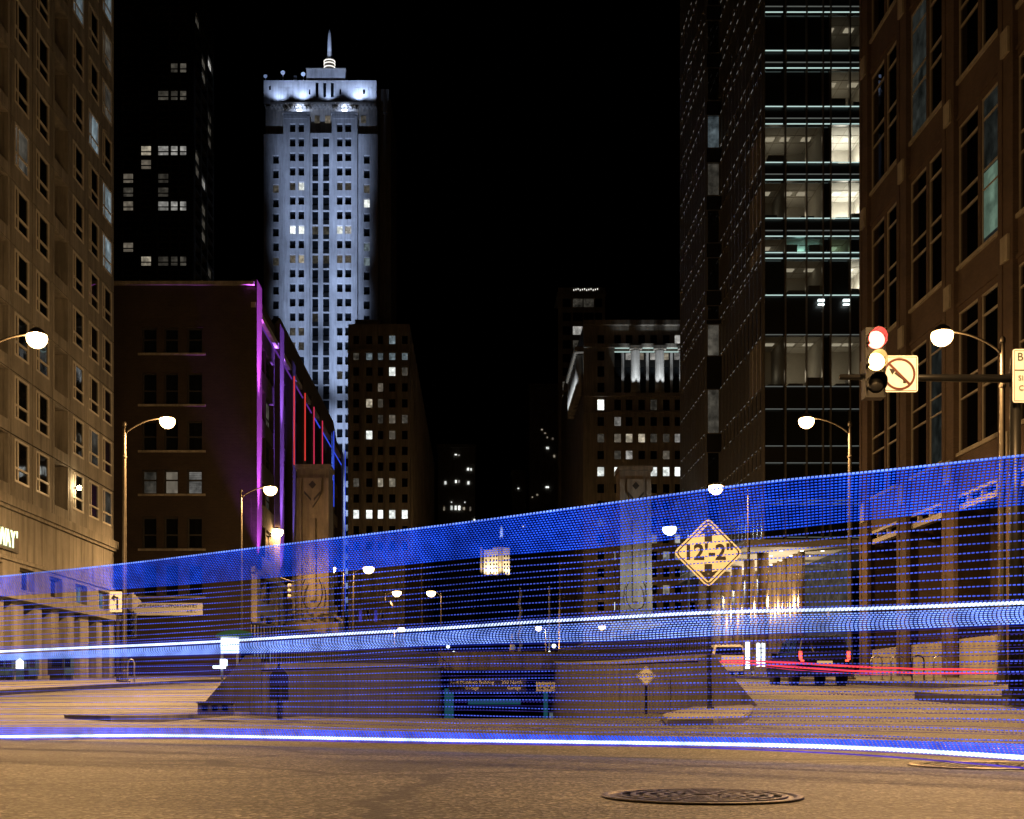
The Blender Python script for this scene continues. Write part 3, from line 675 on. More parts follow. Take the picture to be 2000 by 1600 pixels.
# signal seen from the side near the loft
d = 80.0
t = thing('traffic_signal', (PX(546, d), d, gz(-12, d) + .15), 'unlit traffic signal seen side on below the purple pilasters', 'traffic signal')
b = MB(); b.tube([(PX(546, d), d, gz(-12, d) + .15), P(546, 1120, d)], .09, 8); b.build('pole', M['black'], t)
b = MB(); b.tube([P(546, 1128, d), P(574, 1137, d)], .05, 6); b.build('mast_arm', M['pole'], t)
q0 = P(571, 1155, d); b = MB(); b.box(q0.x - .06, q0.x + .14, d - .12, d + .12, q0.z - .52, q0.z + .5); b.build('signal_housing', M['pole'], t)
for k in range(3):
    b = MB(); b.lathe([(.14, 0), (.16, -.2), (.13, -.22)], (q0.x - .06, d, q0.z + .33 - .33*k), 12, 'x'); b.build('visor', M['frame_tan'], t, True)

# ================================================================== BUILDINGS
# --- beige precast apartment block, left
XL = -21.5
t = thing('apartment_building', (XL, 68, 1.2), 'beige precast concrete apartment block with rows of paired windows', 'building')
cols_ = [(76.0, 0), (73.4, 0), (70.6, 0), (67.75, 1), (64.9, 0), (62.0, 0), (59.15, 1), (56.3, 0), (53.45, 0), (50.6, 1)]   # right (far) edge, recessed balcony?
bw, sh, z0 = 2.8, 2.95, 9.75
mp = fmap('left', XL)
RNG = random.Random(3)
pmesh = {}
for ci, (ue, rec) in enumerate(cols_):
    wdt = bw - .06; ua = ue - bw
    for r in range(14):
        zb = z0 + r * sh
        hole = (ua + .42, ua + 2.32, zb + .78, zb + 2.80) if not rec else (ua + .35, ua + 2.45, zb + .55, zb + 2.85)
        key = rec
        if key not in pmesh:
            m0 = fmap('left', 0); b = MB(); H0 = (hole[0] - ua, hole[1] - ua, hole[2] - zb, hole[3] - zb)
            mbox(b, m0, 0, wdt, 0, H0[2], 0, .22); mbox(b, m0, 0, wdt, H0[3], sh - .06, 0, .22)
            mbox(b, m0, 0, H0[0], H0[2], H0[3], .001, .22); mbox(b, m0, H0[1], wdt, H0[2], H0[3], .001, .22)
            pmesh[key] = b.mesh('panel', M['panel'])
        inst('panel', pmesh[key], (XL, ua, zb), t)
        if rec:
            fr = add_window(t, 'left', XL, hole[0], hole[1], hole[2], hole[3], 1.3, M['glass'], (.06, (('v', .3), ('h', .75)), M['frame_dark']))
            b = MB(); 
            for q in ((hole[0], hole[2], hole[1], hole[2]), (hole[0], hole[3], hole[1], hole[3]), (hole[0], hole[2], hole[0], hole[3]), (hole[1], hole[2], hole[1], hole[3])):
                b.face([mp(q[0], q[1], .2), mp(q[2], q[3], .2), mp(q[2], q[3], 1.3), mp(q[0], q[1], 1.3)])
            b.build('balcony_recess', M['panel'], t)
        else:
            x = RNG.random(); mt = M['glass']
            if x < .05: mt = M['win_beige']
            elif x < .10: mt = M['win_cool']
            elif x < .26: mt = M['win_dim']
            if (ci, r) in ((0, 6), (0, 10)): mt = M['win_cool']
            add_window(t, 'left', XL, hole[0], hole[1], hole[2], hole[3], .035, mt, (.10, (('v', -.50), ('h', .66)), M['frame_pale']))
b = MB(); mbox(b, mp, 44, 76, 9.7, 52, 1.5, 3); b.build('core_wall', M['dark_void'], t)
b = MB(); b.box(-60, XL - .24, 75.75, 75.98, 1, 52); b.build('end_wall', M['panel'], t)
# belt courses and blank panels above the shops
b = MB(); mbox(b, mp, 44, 76.2, 9.28, 9.72, -.22, .3); mbox(b, mp, 44, 76.12, 9.12, 9.28, -.12, .3); b.build('cornice', M['panel'], t)
for k in range(16):
    u = 76 - 2.1 * (k + 1); b = MB(); mbox(b, mp, u + .03, u + 2.07, 6.98, 9.1, 0, .3); b.build('panel', M['panel'], t)
b = MB(); mbox(b, mp, 44, 76.1, 6.78, 6.95, -.08, .3); b.build('belt_course', M['panel'], t)
# shop level: upper band of windows, lower arcade with piers
hs = []
for k in range(8):
    u = 76 - 4.2 * (k + 1); hs.append((u + 1.1, u + 3.1, 5.55, 6.6))
facade('wall', mp, 44, 76, 5.35, 6.78, hs, .35, M['panel'], t)
for k, h in enumerate(hs): add_window(t, 'left', XL, *h, .35, M['win_cool'] if k in (0, 1) else M['glass'], (.08, (('v', 0),), M['frame_tan']))
b = MB(); mbox(b, mp, 44, 76.3, 5.0, 5.33, -.35, .3); b.build('belt_course', M['panel'], t)
for k in range(12):
    u = 75.4 - 2.55 * k; b = MB(); mbox(b, mp, u - .55 - (.5 if k % 4 == 2 else 0), u + .55, .8, 5.0, -.05, .75); b.build('pier', M['panel'], t)
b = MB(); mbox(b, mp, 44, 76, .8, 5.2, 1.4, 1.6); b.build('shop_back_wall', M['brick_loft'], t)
for k in range(11):
    u = 75.4 - 2.55 * k - 1.27; add_window(t, 'left', XL, u - .6, u + .6, 1.6, 4.4, 1.38, M['glass'], (.06, (('h', .9),), M['frame_dark']))
b = MB(); mbox(b, mp, 44, 76, 5.2, 5.3, .3, 1.6); b.build('soffit', M['panel'], t)
sgn = thing('shop_sign', (XL + .2, 57.8, 7.2), 'glowing yellow green shop lettering on the apartment block, cut by the frame', 'sign')
b = MB(); b.box(XL + .02, XL + .10, 55.0, 59.9, 7.2, 8.2); b.build('backing', M['frame_dark'], sgn)
for ch, u in zip("SUBWAY'", (55.9, 56.45, 57.0, 57.66, 58.36, 58.98, 59.5)):
    o_ = text(ch, 1.12, (XL + .16, u, 7.7), (math.radians(90), 0, math.radians(90)), M['sign_glow'], sgn, 'letter', .02, bold=.012); o_.scale = (.80, 1, 1)
wl = thing('wall_lamp', (XL, 70, 10.9), 'small bright lamp on the wall of the apartment block', 'lamp')
q0 = P(147, 953, 68.3); b = MB(); b.box(XL - .05, XL + .25, q0.y - .05, q0.y + .05, q0.z - .05, q0.z + .03); b.build('bracket', M['frame_dark'], wl)
b = MB(); b.lathe([(.001, -.13), (.09, -.09), (.12, 0), (.09, .09), (.001, .13)], (XL + .32, q0.y, q0.z), 10); b.build('globe', emit('wall_lamp_glow', (1, .7, .35), 160, 'AUTO'), wl, True)

# --- generic tower with a gridded front
def tower_front(t, d, x0, x1, ytop, zbot, colspx, rowspx, wallmat, lit, depth=.4, default='glass', frm=None, rnd=None, name='wall'):
    hs = []; 
    for r, (ya, yb) in enumerate(rowspx):
        for c_, (xa, xb) in enumerate(colspx):
            hs.append((PX(xa, d), PX(xb, d), PZ(yb, d), PZ(ya, d), r, c_))
    facade(name, fmap('front', d), PX(x0, d), PX(x1, d), zbot, PZ(ytop, d), hs, depth, wallmat, t)
    for h in hs:
        k = lit.get((h[4], h[5])) or lit.get((h[4], None))
        if k is None and rnd is not None:
            x = rnd.random()
            k = next((m_ for p_, m_ in ((.03, 'win_blind'), (.06, 'win_warm'), (.14, 'win_dim')) if x < p_), None)
        add_window(t, 'front', d, *h[:4], depth - .02, M[k or default], frm)
    return hs

# --- black residential tower, upper left
d = 140.0
t = thing('residential_tower', (PX(300, d), d, 2), 'black residential tower with a few scattered lit flats, behind the brick loft', 'building')
rows_ = [(120 + 27.0 * k, 142 + 27.0 * k) for k in range(-4, 17)]
colz = [(238, 261), (273, 296), (306, 330), (331, 348), (349, 365)]
lit = {}
def L(y, cs, m_):
    r = min(range(len(rows_)), key=lambda k: abs((rows_[k][0] + rows_[k][1]) / 2 - y))
    for c_ in cs: lit[(r, c_)] = m_
L(133, [3, 4], 'win_dim'); L(185, [2, 3, 4], 'win_dim'); L(292, [1], 'win_warm'); L(292, [2, 3, 4], 'win_blind'); L(319, [1], 'win_beige'); L(345, [0], 'win_beige'); L(345, [2], 'win_dim')
L(372, [0, 2], 'win_dim'); L(398, [2, 3, 4], 'win_blind'); L(398, [0], 'win_beige'); L(478, [0], 'win_beige'); L(505, [1], 'win_warm'); L(505, [2, 3, 4], 'win_dim')
tower_front(t, d, 150, 378, -60, 2, colz, rows_, M['spandrel'], lit, .25, 'glass', (.12, (('h', .5),), M['frame_dark']))
hs = []; xs_ = PX(378, d)
for r, (ya, yb) in enumerate(rows_):
    for k in range(3): hs.append((d + 1 + 3.3*k, d + 3.6 + 3.3*k, PZ(yb, d), PZ(ya, d)))
facade('side_wall', fmap('left', xs_), d, d + 11, 2, PZ(-60, d), hs, .25, M['spandrel'], t)
for k, h in enumerate(hs):
    add_window(t, 'left', xs_, *h, .23, M['win_dim'] if (k * 7) % 23 < 5 else (M['win_blind'] if k % 29 == 5 else M['glass']))

# --- brick loft with coloured light pilasters
d = 90.0; XB = PX(490, d)
t = thing('brick_loft', (XB, d, 2), 'old dark brick loft with purple, red and blue lit pilasters along its side', 'building')
colz = [(277, 306), (320, 348), (365, 395)]
rows_ = [(640, 690), (728, 790), (822, 880), (918, 965), (1010, 1072), (1102, 1165)]
lit = {(3, 0): 'win_dim', (3, 1): 'win_beige', (3, 2): 'win_blind'}
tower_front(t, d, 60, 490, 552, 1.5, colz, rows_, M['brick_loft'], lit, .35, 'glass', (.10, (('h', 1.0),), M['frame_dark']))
for (ya, yb) in rows_:
    b = MB(); b.box(PX(270, d), PX(402, d), d - .12, d + .05, PZ(yb + 4, d), PZ(yb, d)); b.build('sill', M['limestone_dark'], t)
b = MB(); b.box(PX(60, d), XB + .25, d - .25, d + .1, PZ(558, d), PZ(551, d)); b.build('coping', M['limestone_dark'], t)
# three arched window heads on the top floor
for (xa, xb) in colz:
    b = MB(); pts = []
    for j in range(9):
        a = math.pi * j / 8; pts.append(((PX(xa, d) + PX(xb, d)) / 2 + math.cos(a) * (PX(xb, d) - PX(xa, d)) / 2 * 1.15, d - .08, PZ(640, d) + math.sin(a) * .55))
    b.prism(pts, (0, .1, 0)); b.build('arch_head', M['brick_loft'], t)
dpil = [91.0, 101.6, 108.2, 115.0, 121.0, 127.6, 137.2, 147.6]
hs = []
for k in range(7):
    a, c_ = dpil[k] + 1.3, dpil[k+1] - 1.2
    nwin = 2
    for j in range(nwin):
        ua = lerp(a, c_, j / nwin) + .2; ub = lerp(a, c_, (j+1) / nwin) - .2
        for (ya, yb) in rows_: hs.append((ua, ub, PZ(yb, d), PZ(ya, d)))
        hs.append((ua, ub, 4.2, 6.6))
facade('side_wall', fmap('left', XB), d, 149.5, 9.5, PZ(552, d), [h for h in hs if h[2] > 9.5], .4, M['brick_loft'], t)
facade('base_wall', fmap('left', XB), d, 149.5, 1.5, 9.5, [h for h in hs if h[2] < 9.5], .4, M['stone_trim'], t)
for h in hs: add_window(t, 'left', XB, *h, .38, M['glass'] if R.random() > .08 else M['win_dim'], (.1, (('h', .9),), M['frame_dark']))
for k, dp in enumerate(dpil):
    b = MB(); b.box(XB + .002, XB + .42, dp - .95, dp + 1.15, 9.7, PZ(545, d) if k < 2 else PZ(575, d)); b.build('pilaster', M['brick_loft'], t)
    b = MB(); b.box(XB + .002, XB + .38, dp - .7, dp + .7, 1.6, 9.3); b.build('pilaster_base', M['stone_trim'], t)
b = MB(); b.box(XB + .003, XB + .35, d, 149.5, PZ(600, d), PZ(590, d)); b.build('string_course', M['stone_trim'], t)
b = MB(); b.box(XB + .003, XB + .30, d, 149.5, 9.3, 9.7); b.build('string_course', M['stone_trim'], t)
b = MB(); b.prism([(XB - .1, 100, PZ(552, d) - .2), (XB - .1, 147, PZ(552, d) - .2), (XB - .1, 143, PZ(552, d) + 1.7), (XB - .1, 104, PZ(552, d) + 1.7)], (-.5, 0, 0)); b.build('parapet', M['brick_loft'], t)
pc = [(.62, .10, 1.0), (.34, .12, 1.0), (.22, .14, 1.0)]
for k in (0, 1, 2):
    dp = dpil[k]
    spot('pilaster_light', (XB + 1.5, dp - .5, 9.3), (XB + .40, dp, 24), (170000, 120000, 70000)[k], pc[k], 18, .5, t, .15)
    spot('pilaster_light', (XB + 1.9, dp - 1.2, 8.6), (XB + .40, dp, 13), (22000, 16000, 9000)[k], pc[k], 34, .7, t, .15)
    spot('pilaster_light', (XB + 1.7, dp - .5, 17.8), (XB + .40, dp, 28), (120000, 80000, 36000)[k], pc[k], 20, .5, t, .15)
    b = MB(); b.box(XB + .85, XB + 1.1, dp - .3, dp + .3, 9.0, 9.25); b.build('light_fixture', M['frame_dark'], t)
for k, (px, ya, yb, mt) in enumerate(((563, 735, 908, 'neon_red'), (585, 768, 900, 'neon_red'), (603, 795, 912, 'neon_pink'), (620, 822, 912, 'neon_pink'))):
    dd = -XB * F / (VX - px); b = MB(); b.tube([(XB + .5, dd, PZ(yb, dd)), (XB + .5, dd, PZ(ya, dd))], .055, 6); b.build('light_tube', M[mt], t)
for k, (px, ya, yb) in enumerate(((642, 842, 990), (665, 880, 1190))):
    dd = -XB * F / (VX - px)
    spot('pilaster_light', (XB + 1.0, dd - .3, PZ(yb, dd) + .5), (XB + .38, dd, PZ(ya, dd)), 40000, (.06, .16, 1.0), 24, .5, t, .15)
    b = MB(); b.tube([(XB + .55, dd, PZ(yb, dd)), (XB + .55, dd, PZ(ya, dd))], .05, 6); b.build('light_tube', M['neon_blue'], t)
for k in range(7):        # sloping-away light lines over the top windows
    a, c_ = dpil[k] + 1.2, dpil[k+1] - 1.0
    b = MB(); b.box(XB + .36, XB + .44, a, c_, PZ(622, d), PZ(619, d)); b.build('light_tube', M['neon_violet'] if k < 4 else M['neon_blue'], t)
bn = thing('leasing_banner', P(330, 1202, 89.8), 'long pale leasing banner hung on the dark brick loft front', 'banner')
b = MB(); b.box(PX(262, 89.8), PX(396, 89.8), 89.78, 89.82, PZ(1202, 89.8), PZ(1178, 89.8)); b.build('cloth', M['sign_white'], bn)
text('OFFICE LEASING OPPORTUNITIES', .30, P(322, 1184, 89.74), FRONT, M['black_ink'], bn)
text('A B C', .28, P(374, 1194, 89.74), FRONT, M['black_ink'], bn)

# --- floodlit limestone tower
d = 280.0
t = thing('floodlit_tower', (PX(628, d), d, 3), 'tall pale stone tower floodlit cool white with a spire on top', 'building')
RW = [(241 + 28.4 * k, 258 + 28.4 * k) for k in range(0, 34)]
lit = {}
for c_, m_ in ((0, 'win_dim'), (1, 'win_white'), (2, 'win_dim'), (3, 'win_beige')): lit[(4, c_)] = m_
for c_, m_ in ((0, 'win_white'), (1, 'win_white'), (2, 'win_white'), (3, 'win_blind')): lit[(7, c_)] = m_
for c_, m_ in ((0, 'win_beige'), (1, 'win_warm'), (2, 'win_beige'), (3, 'win_beige')): lit[(9, c_)] = m_
lit[(14, 0)] = lit[(14, 1)] = 'win_dim'; lit[(15, 0)] = lit[(15, 1)] = 'win_dim'; lit[(17, 2)] = 'win_dim'
# two bright shafts standing proud
for (xa, xb, cs, cofs) in ((553, 605, [(566, 577), (583, 594)], 0), (648, 698, [(658, 669), (674, 686)], 2)):
    lt = {(r, c_ - cofs): m_ for (r, c_), m_ in lit.items() if c_ - cofs in (0, 1)}
    tower_front(t, d - 1.2, xa, xb, 226, 3, cs, RW, M['limestone'], lt, .75, 'glass', name='shaft')
    q = MB(); q.box(PX(xa, d - 1.2), PX(xa, d - 1.2) + .01, d - 1.2, d + 1, 3, PZ(226, d - 1.2)); q.box(PX(xb, d - 1.2) - .01, PX(xb, d - 1.2), d - 1.2, d + 1, 3, PZ(226, d - 1.2)); q.build('shaft_side', M['limestone'], t)
    q = MB(); q.box(PX(xa, d - 1.2) - .1, PX(xb, d - 1.2) + .1, d - 1.5, d, PZ(228, d), PZ(224, d))
    for k in range(6):
        u = lerp(PX(xa, d) + .8, PX(xb, d) - .8, k / 5); q.box(u - .35, u + .35, d - 1.45, d - 1, PZ(237, d), PZ(229, d))
    q.build('shaft_cap', M['limestone'], t)
# recessed centre: windows with dark spandrels, piers between
cs = [(610, 621.5), (631, 643)]
rc = [(269, 287)] + [(299 + 28.4 * k, 325 + 28.4 * k) for k in range(0, 31)]
hs = tower_front(t, d - .5, 605, 648, 260, 3, cs, rc, M['limestone'], {(6 - 0, 0): 'win_dim', (6, 1): 'win_dim', (8, 0): 'win_dim', (8, 1): 'win_dim', (12, 0): 'win_dim'}, .4, 'glass', name='centre_bay')
for h in hs[2:]:
    b = MB(); b.box(h[0], h[1], d - .5 + .12, d - .5 + .3, h[2], h[2] + (h[3] - h[2]) * .36); b.build('spandrel', M['spandrel'], t)
# wings
RWw = [(303 + 28.4 * k, 320 + 28.4 * k) for k in range(0, 32)]
tower_front(t, d, 515, 553, 262, 3, [(533, 544.5)], RWw, M['limestone'], {(7, 0): 'win_dim', (2, 0): 'win_dim'}, .7, 'glass', name='wing')
tower_front(t, d, 698, 738, 262, 3, [(710.5, 722)], RWw, M['limestone'], {(3, 0): 'win_white', (6, 0): 'win_cool', (7, 0): 'win_cool', (2, 0): 'win_dim'}, .7, 'glass', name='wing')
b = MB(); b.box(PX(738, d), PX(760, d), d + 6, d + 26, 3, PZ(170, d)); b.build('rear_wing', M['limestone_dark'], t)
b = MB(); b.box(PX(517, d), PX(736, d), d + 1.2, d + 24, 3, PZ(203, d)); b.build('upper_wall', M['limestone_dark'], t)
b = MB(); b.box(PX(515.2, d), PX(515.2, d) + .3, d + .02, d + 24, 3, PZ(262, d)); b.box(PX(738, d) - .3, PX(737.8, d), d + .02, d + 24, 3, PZ(262, d)); b.build('flank_wall', M['limestone'], t)
for (xa, xb, m_) in ((613, 623, 'win_dim'), (634, 644, 'win_beige'), (704, 714, 'win_dim')):
    b = MB(); b.box(PX(xa, d), PX(xb, d), d + 1.1, d + 1.19, PZ(236, d), PZ(222, d)); b.build('window', M[m_], t)
b = MB(); b.box(PX(528, d), PX(735, d), d - .6, d + 1.3, PZ(206, d), PZ(202, d))
for k in range(26):
    u = lerp(PX(530, d), PX(733, d), k / 25); b.box(u - .25, u + .25, d - .5, d + 1.2, PZ(209, d), PZ(206, d))
b.build('cornice', M['limestone_dark'], t)
dc = d + 1.0
hs = [(PX(616, dc), PX(622, dc), PZ(190, dc), PZ(160, dc)), (PX(631, dc), PX(637, dc), PZ(190, dc), PZ(160, dc)), (PX(646, dc), PX(652, dc), PZ(190, dc), PZ(160, dc)),
      (PX(603, dc), PX(606, dc), PZ(185, dc), PZ(173, dc)), (PX(663, dc), PX(666, dc), PZ(185, dc), PZ(173, dc)), (PX(709, dc), PX(713, dc), PZ(184, dc), PZ(173, dc)), (PX(525, dc), PX(529, dc), PZ(176, dc), PZ(166, dc))]
facade('crown_wall', fmap('front', dc), PX(515, dc), PX(735, dc), PZ(203, dc), PZ(157, dc), hs, .5, M['limestone'], t)
for h in hs: add_window(t, 'front', dc, *h, .45, M['glass'])
b = MB()
for x_ in (545, 550, 555, 560, 565, 572, 697, 702, 719, 725): b.box(PX(x_, dc) - .12, PX(x_, dc) + .12, dc - .12, dc - .005, PZ(200, dc), PZ(172, dc))
b.build('flute', M['limestone'], t)
b = MB(); b.box(PX(515, dc) + .01, PX(735, dc) - .01, dc + .6, dc + 18, PZ(203, dc), PZ(157, dc)); b.build('crown_block', M['limestone_dark'], t)
b = MB(); b.box(PX(735, dc), PX(757, dc), dc + 4, dc + 18, PZ(203, dc), PZ(157, dc)); b.build('crown_wing', M['limestone_dark'], t)
b = MB(); b.box(PX(597, d), PX(673, d), dc + .3, dc + 12, PZ(157, dc) - .01, PZ(133, dc)); b.build('penthouse', M['limestone'], t)
b = MB(); b.box(PX(596, d), PX(674, d), dc + .1, dc + 12.2, PZ(134, dc), PZ(132.4, dc)); b.build('penthouse_cap', M['limestone_dark'], t)
sx, sd = PX(638.5, d), d + 5
b = MB(); b.lathe([(1.15, PZ(134, d)), (1.15, PZ(96, d)), (.7, PZ(92, d)), (.5, PZ(80, d))], (sx, sd, 0), 20); b.build('lantern', M['limestone_dark'], t)
for y_ in (99, 104.5, 111.5, 118, 124.5):
    b = MB(); b.lathe([(1.16, PZ(y_ + .8, d)), (1.30, PZ(y_ + .8, d)), (1.30, PZ(y_ - .8, d)), (1.16, PZ(y_ - .8, d))], (sx, sd, 0), 20); b.build('light_ring', M['ring_glow'], t)
b = MB(); b.lathe([(.5, PZ(82, d)), (.42, PZ(60, d)), (.30, PZ(42, d)), (.06, PZ(35, d))], (sx, sd, 0), 10); b.build('spire', M['limestone'], t)
for (x_, y_, r_) in ((518, 148, .42), (552, 141, .5), (592, 144, .5)):
    b = MB(); b.lathe([(.001, .0), (r_ * .6, -.06), (r_, -.25)], (PX(x_, dc), dc + .5, PZ(y_, dc)), 14, 'y'); b.tube([(PX(x_, dc), dc + .6, PZ(158, dc)), (PX(x_, dc), dc + .6, PZ(y_, dc))], .07, 6); b.build('dish_antenna', M['sign_white'], t)
b = MB(); b.box(PX(573, dc), PX(579, dc), dc + .4, dc + 1, PZ(158, dc), PZ(146, dc)); b.build('roof_box', M['steel'], t)
COOL = (.46, .61, 1.0)
for (x_, y_, z2, pw, cone) in ((590, 206, 133, 2600, 120), (700, 206, 140, 3000, 120), (545, 206, 150, 1500, 120), (640, 206, 133, 1300, 120), (722, 206, 140, 800, 120)):
    q = P(x_, y_, dc - 2.2); q.z = PZ(202, dc) + .2
    spot('flood_light', q, (PX(x_, dc), dc + .3, PZ(z2, dc)), pw, COOL, cone, .7, t, .3)
for (x_) in (586, 674):
    q = Vector((PX(x_, d), d - .9, PZ(223, d) + .5)); spot('flood_light', q, (PX(x_, d), d + 1.2, PZ(205, d)), 1100, COOL, 120, .7, t, .25)
    b = MB(); b.box(q.x - .5, q.x + .5, q.y - .35, q.y - .1, q.z - .3, q.z - .05); b.build('flood_fixture', M['flood_glow'], t)
spot('flood_light', (sx, sd - 5, PZ(131, d)), (sx, sd, PZ(55, d)), 9000, COOL, 30, .6, t, .2)
# big floods on lower roofs across the street
FL = [(-33.5, 262, 22, 628, 40, 24000, 50), (-33.8, 240, 30, 628, 80, 36000, 22)]
for xs__, tx__, kk in ((-37.6, 586, 1.0), (-29.6, 667, 1.4)):
    for tz__, pw__, cn in ((26, 40000, 16), (44, 70000, 12), (60, 110000, 10), (74, 140000, 9.2), (87, 170000, 8.6), (100, 190000, 8.2), (113, 200000, 8), (122, 120000, 8)): FL.append((xs__, 228, 24, tx__, tz__, pw__ * kk * 2.3, cn + .9))
for (x_, y_, z_, tx, tz, pw, cone) in FL:
    spot('flood_light', (x_, y_, z_), (PX(tx, d), d, tz), pw, COOL, cone, 1.0, t, 1.0)

# --- dark setback block in front of the floodlit tower
d = 236.0
t = thing('setback_block', (PX(740, d), d, 3), 'dark stone office block standing in front of the floodlit tower', 'building')
rows_ = [(655 + 31 * k, 672 + 31 * k) for k in range(0, 14)]
colz = [(690, 701), (715, 727), (738, 748), (760, 772), (785, 796)]
lit = {(0, 3): 'win_cool', (1, 0): 'win_dim', (1, 1): 'win_cool', (1, 2): 'win_cool', (1, 3): 'win_cool', (1, 4): 'win_cool', (2, 3): 'win_white', (2, 4): 'win_dim', (3, 2): 'win_beige', (4, 1): 'win_warm', (4, 2): 'win_beige', (5, 2): 'win_dim', (5, 3): 'win_beige', (5, 4): 'win_dim', (6, 1): 'win_white', (6, 3): 'win_beige', (9, 2): 'win_warm', (9, 3): 'win_warm', (9, 0): 'win_dim'}
for c_ in range(5): lit[(11, c_)] = 'win_white'
tower_front(t, d, 680, 800, 633, 3, colz, rows_, M['limestone_dark'], lit, .4)
for (xa, xb) in colz[1:4]:
    b = MB(); b.box(PX(xa, d) - .02, PX(xb, d) + .02, d + .1, d + .35, PZ(1100, d), PZ(712, d))
for k in range(5):
    x_ = (680, 706, 731, 753, 777)[k]; b = MB(); b.box(PX(x_, d), PX(x_ + 7, d), d - .45, d + .02, 3, PZ(690, d)); b.build('pier', M['limestone_dark'], t)
b = MB(); b.box(PX(679, d), PX(801, d), d - .5, d + .02, PZ(690, d), PZ(684, d)); b.build('cornice', M['limestone_dark'], t)
b = MB(); b.box(PX(690, d), PX(740, d), d + 3, d + 20, PZ(634, d), PZ(615, d)); b.build('roof_house', M['limestone_dark'], t)
b = MB(); b.box(PX(680, d), PX(800, d), d + .5, d + 130, 3, PZ(633.5, d)); b.build('block', M['limestone_dark'], t)
XS = PX(800, d)
for k in range(18):
    u = d + 4 + 7 * k
    b = MB(); b.box(XS - .1, XS + .5, u, u + 1.6, 3, PZ(660, d)); b.build('side_pier', M['limestone_dark'], t)

# --- ornate block with the lit colonnade
d = 230.0
t = thing('colonnade_block', (PX(1240, d), d, 3), 'grand stone office block with a lit colonnade near its top', 'building')
cz = [(1167, 1180), (1200, 1213), (1222.5, 1235.5), (1247, 1260), (1270.5, 1283.5), (1295, 1308), (1318, 1331), (1345, 1358)]
rows_ = [(654, 672), (780, 801), (814, 832), (847, 864), (880, 897), (912, 930), (945, 963), (978, 995), (1011, 1028), (1044, 1061), (1077, 1094), (1110, 1127), (1143, 1160), (1176, 1193)]
lit = {(1, 0): 'win_white', (3, 0): 'win_dim', (3, 1): 'win_beige', (3, 2): 'win_warm', (3, 3): 'win_warm', (3, 4): 'win_dim', (3, 5): 'win_dim', (3, 6): 'win_blind', (4, 5): 'win_beige'}
for c_ in range(8): lit[(5, c_)] = 'win_white'
lit[(13, 1)] = 'win_white'; lit[(8, 0)] = 'win_dim'; lit[(8, 1)] = 'win_dim'
hs_r = []
tower_front(t, d, 1140, 1370, 630, 3, cz, rows_[:1] + rows_[1:], M['limestone_dark'], lit, .45, rnd=random.Random(5))
# corner windows beside the colonnade
for (ya, yb) in ((687, 704), (716, 736), (748, 766)):
    b = MB(); b.box(PX(1167, d), PX(1180, d), d - .06, d - .004, PZ(yb, d), PZ(ya, d)); b.build('window', M['glass'], t)
b = MB(); b.box(PX(1139, d), PX(1370, d), d - 1.0, d + .05, PZ(637, d), PZ(628, d)); b.build('cornice', M['limestone_dark'], t)
b = MB(); b.box(PX(1140, d), PX(1370, d), d - .7, d + .05, PZ(680, d), PZ(673, d)); b.build('cornice', M['limestone_dark'], t)
b = MB(); b.box(PX(1140, d), PX(1370, d), d - .8, d + .05, PZ(776, d), PZ(769, d)); b.build('cornice', M['limestone_dark'], t)
b = MB(); b.box(PX(1140, d), PX(1370, d), d - .3, d + .05, PZ(806, d), PZ(803, d)); b.build('belt_course', M['limestone_dark'], t)
b = MB(); b.box(PX(1200, d), PX(1370, d), d - .03, d - .004, PZ(768.5, d), PZ(689, d)); b.build('colonnade_back', M['spandrel'], t)
for k, x_ in enumerate((1201, 1222, 1247.5, 1270, 1295.5, 1317)):
    b = MB(); b.box(PX(x_, d), PX(x_ + 10, d), d - .07, d - .034, PZ(703, d), PZ(690, d)); b.build('window', M[('glass', 'win_blind', 'win_beige', 'win_blind', 'win_warm', 'win_blind')[k]], t)
    b = MB(); b.box(PX(x_, d), PX(x_ + 10, d), d - .07, d - .034, PZ(738, d), PZ(718, d)); b.build('window', M['glass'], t)
for x_ in (1240, 1287, 1334):
    b = MB(); b.lathe([(.95, PZ(768.5, d)), (.85, PZ(764, d)), (.78, PZ(690, d)), (.95, PZ(687, d))], (PX(x_, d), d - .9, 0), 16); b.build('column', M['limestone'], t, True)
    b = MB(); b.box(PX(x_, d) - 1.1, PX(x_, d) + 1.1, d - 2, d - .03, PZ(687, d), PZ(680.2, d)); b.build('capital', M['limestone_dark'], t)
    for s in (-1, 1): spot('column_light', (PX(x_, d) + s * 1.2, d - 3.2, PZ(772, d)), (PX(x_, d) + s * .4, d - .9, PZ(712, d)), 1500, (.9, .97, 1.0), 40, .6, t, .1)
for x_ in (1216, 1264, 1311):
    b = MB(); b.box(PX(x_ - 2.6, d), PX(x_ + 2.6, d), d - .3, d - .034, PZ(768, d), PZ(690, d)); b.build('pilaster', M['limestone'], t)
    spot('column_light', (PX(x_, d), d - 1.6, PZ(767, d)), (PX(x_, d), d - .2, PZ(700, d)), 500, (.9, .97, 1.0), 40, .6, t, .1)
for (xa, xb) in ((1200, 1231), (1248, 1278), (1295, 1325)):
    b = MB(); b.box(PX(xa, d), PX(xb, d), d - .75, d - .705, PZ(683.2, d), PZ(681.8, d)); b.build('light_strip', M['slab_glow'], t)
    b = MB(); b.box(PX(xa, d), PX(xb, d), d - .2, d - .08, PZ(688.7, d), PZ(687.2, d)); b.build('light_strip', M['slab_glow'], t)
XS = PX(1140, d)
b = MB(); b.box(XS, PX(1370, d), d + .6, d + 60, 3, PZ(632, d)); b.build('block', M['limestone_dark'], t)
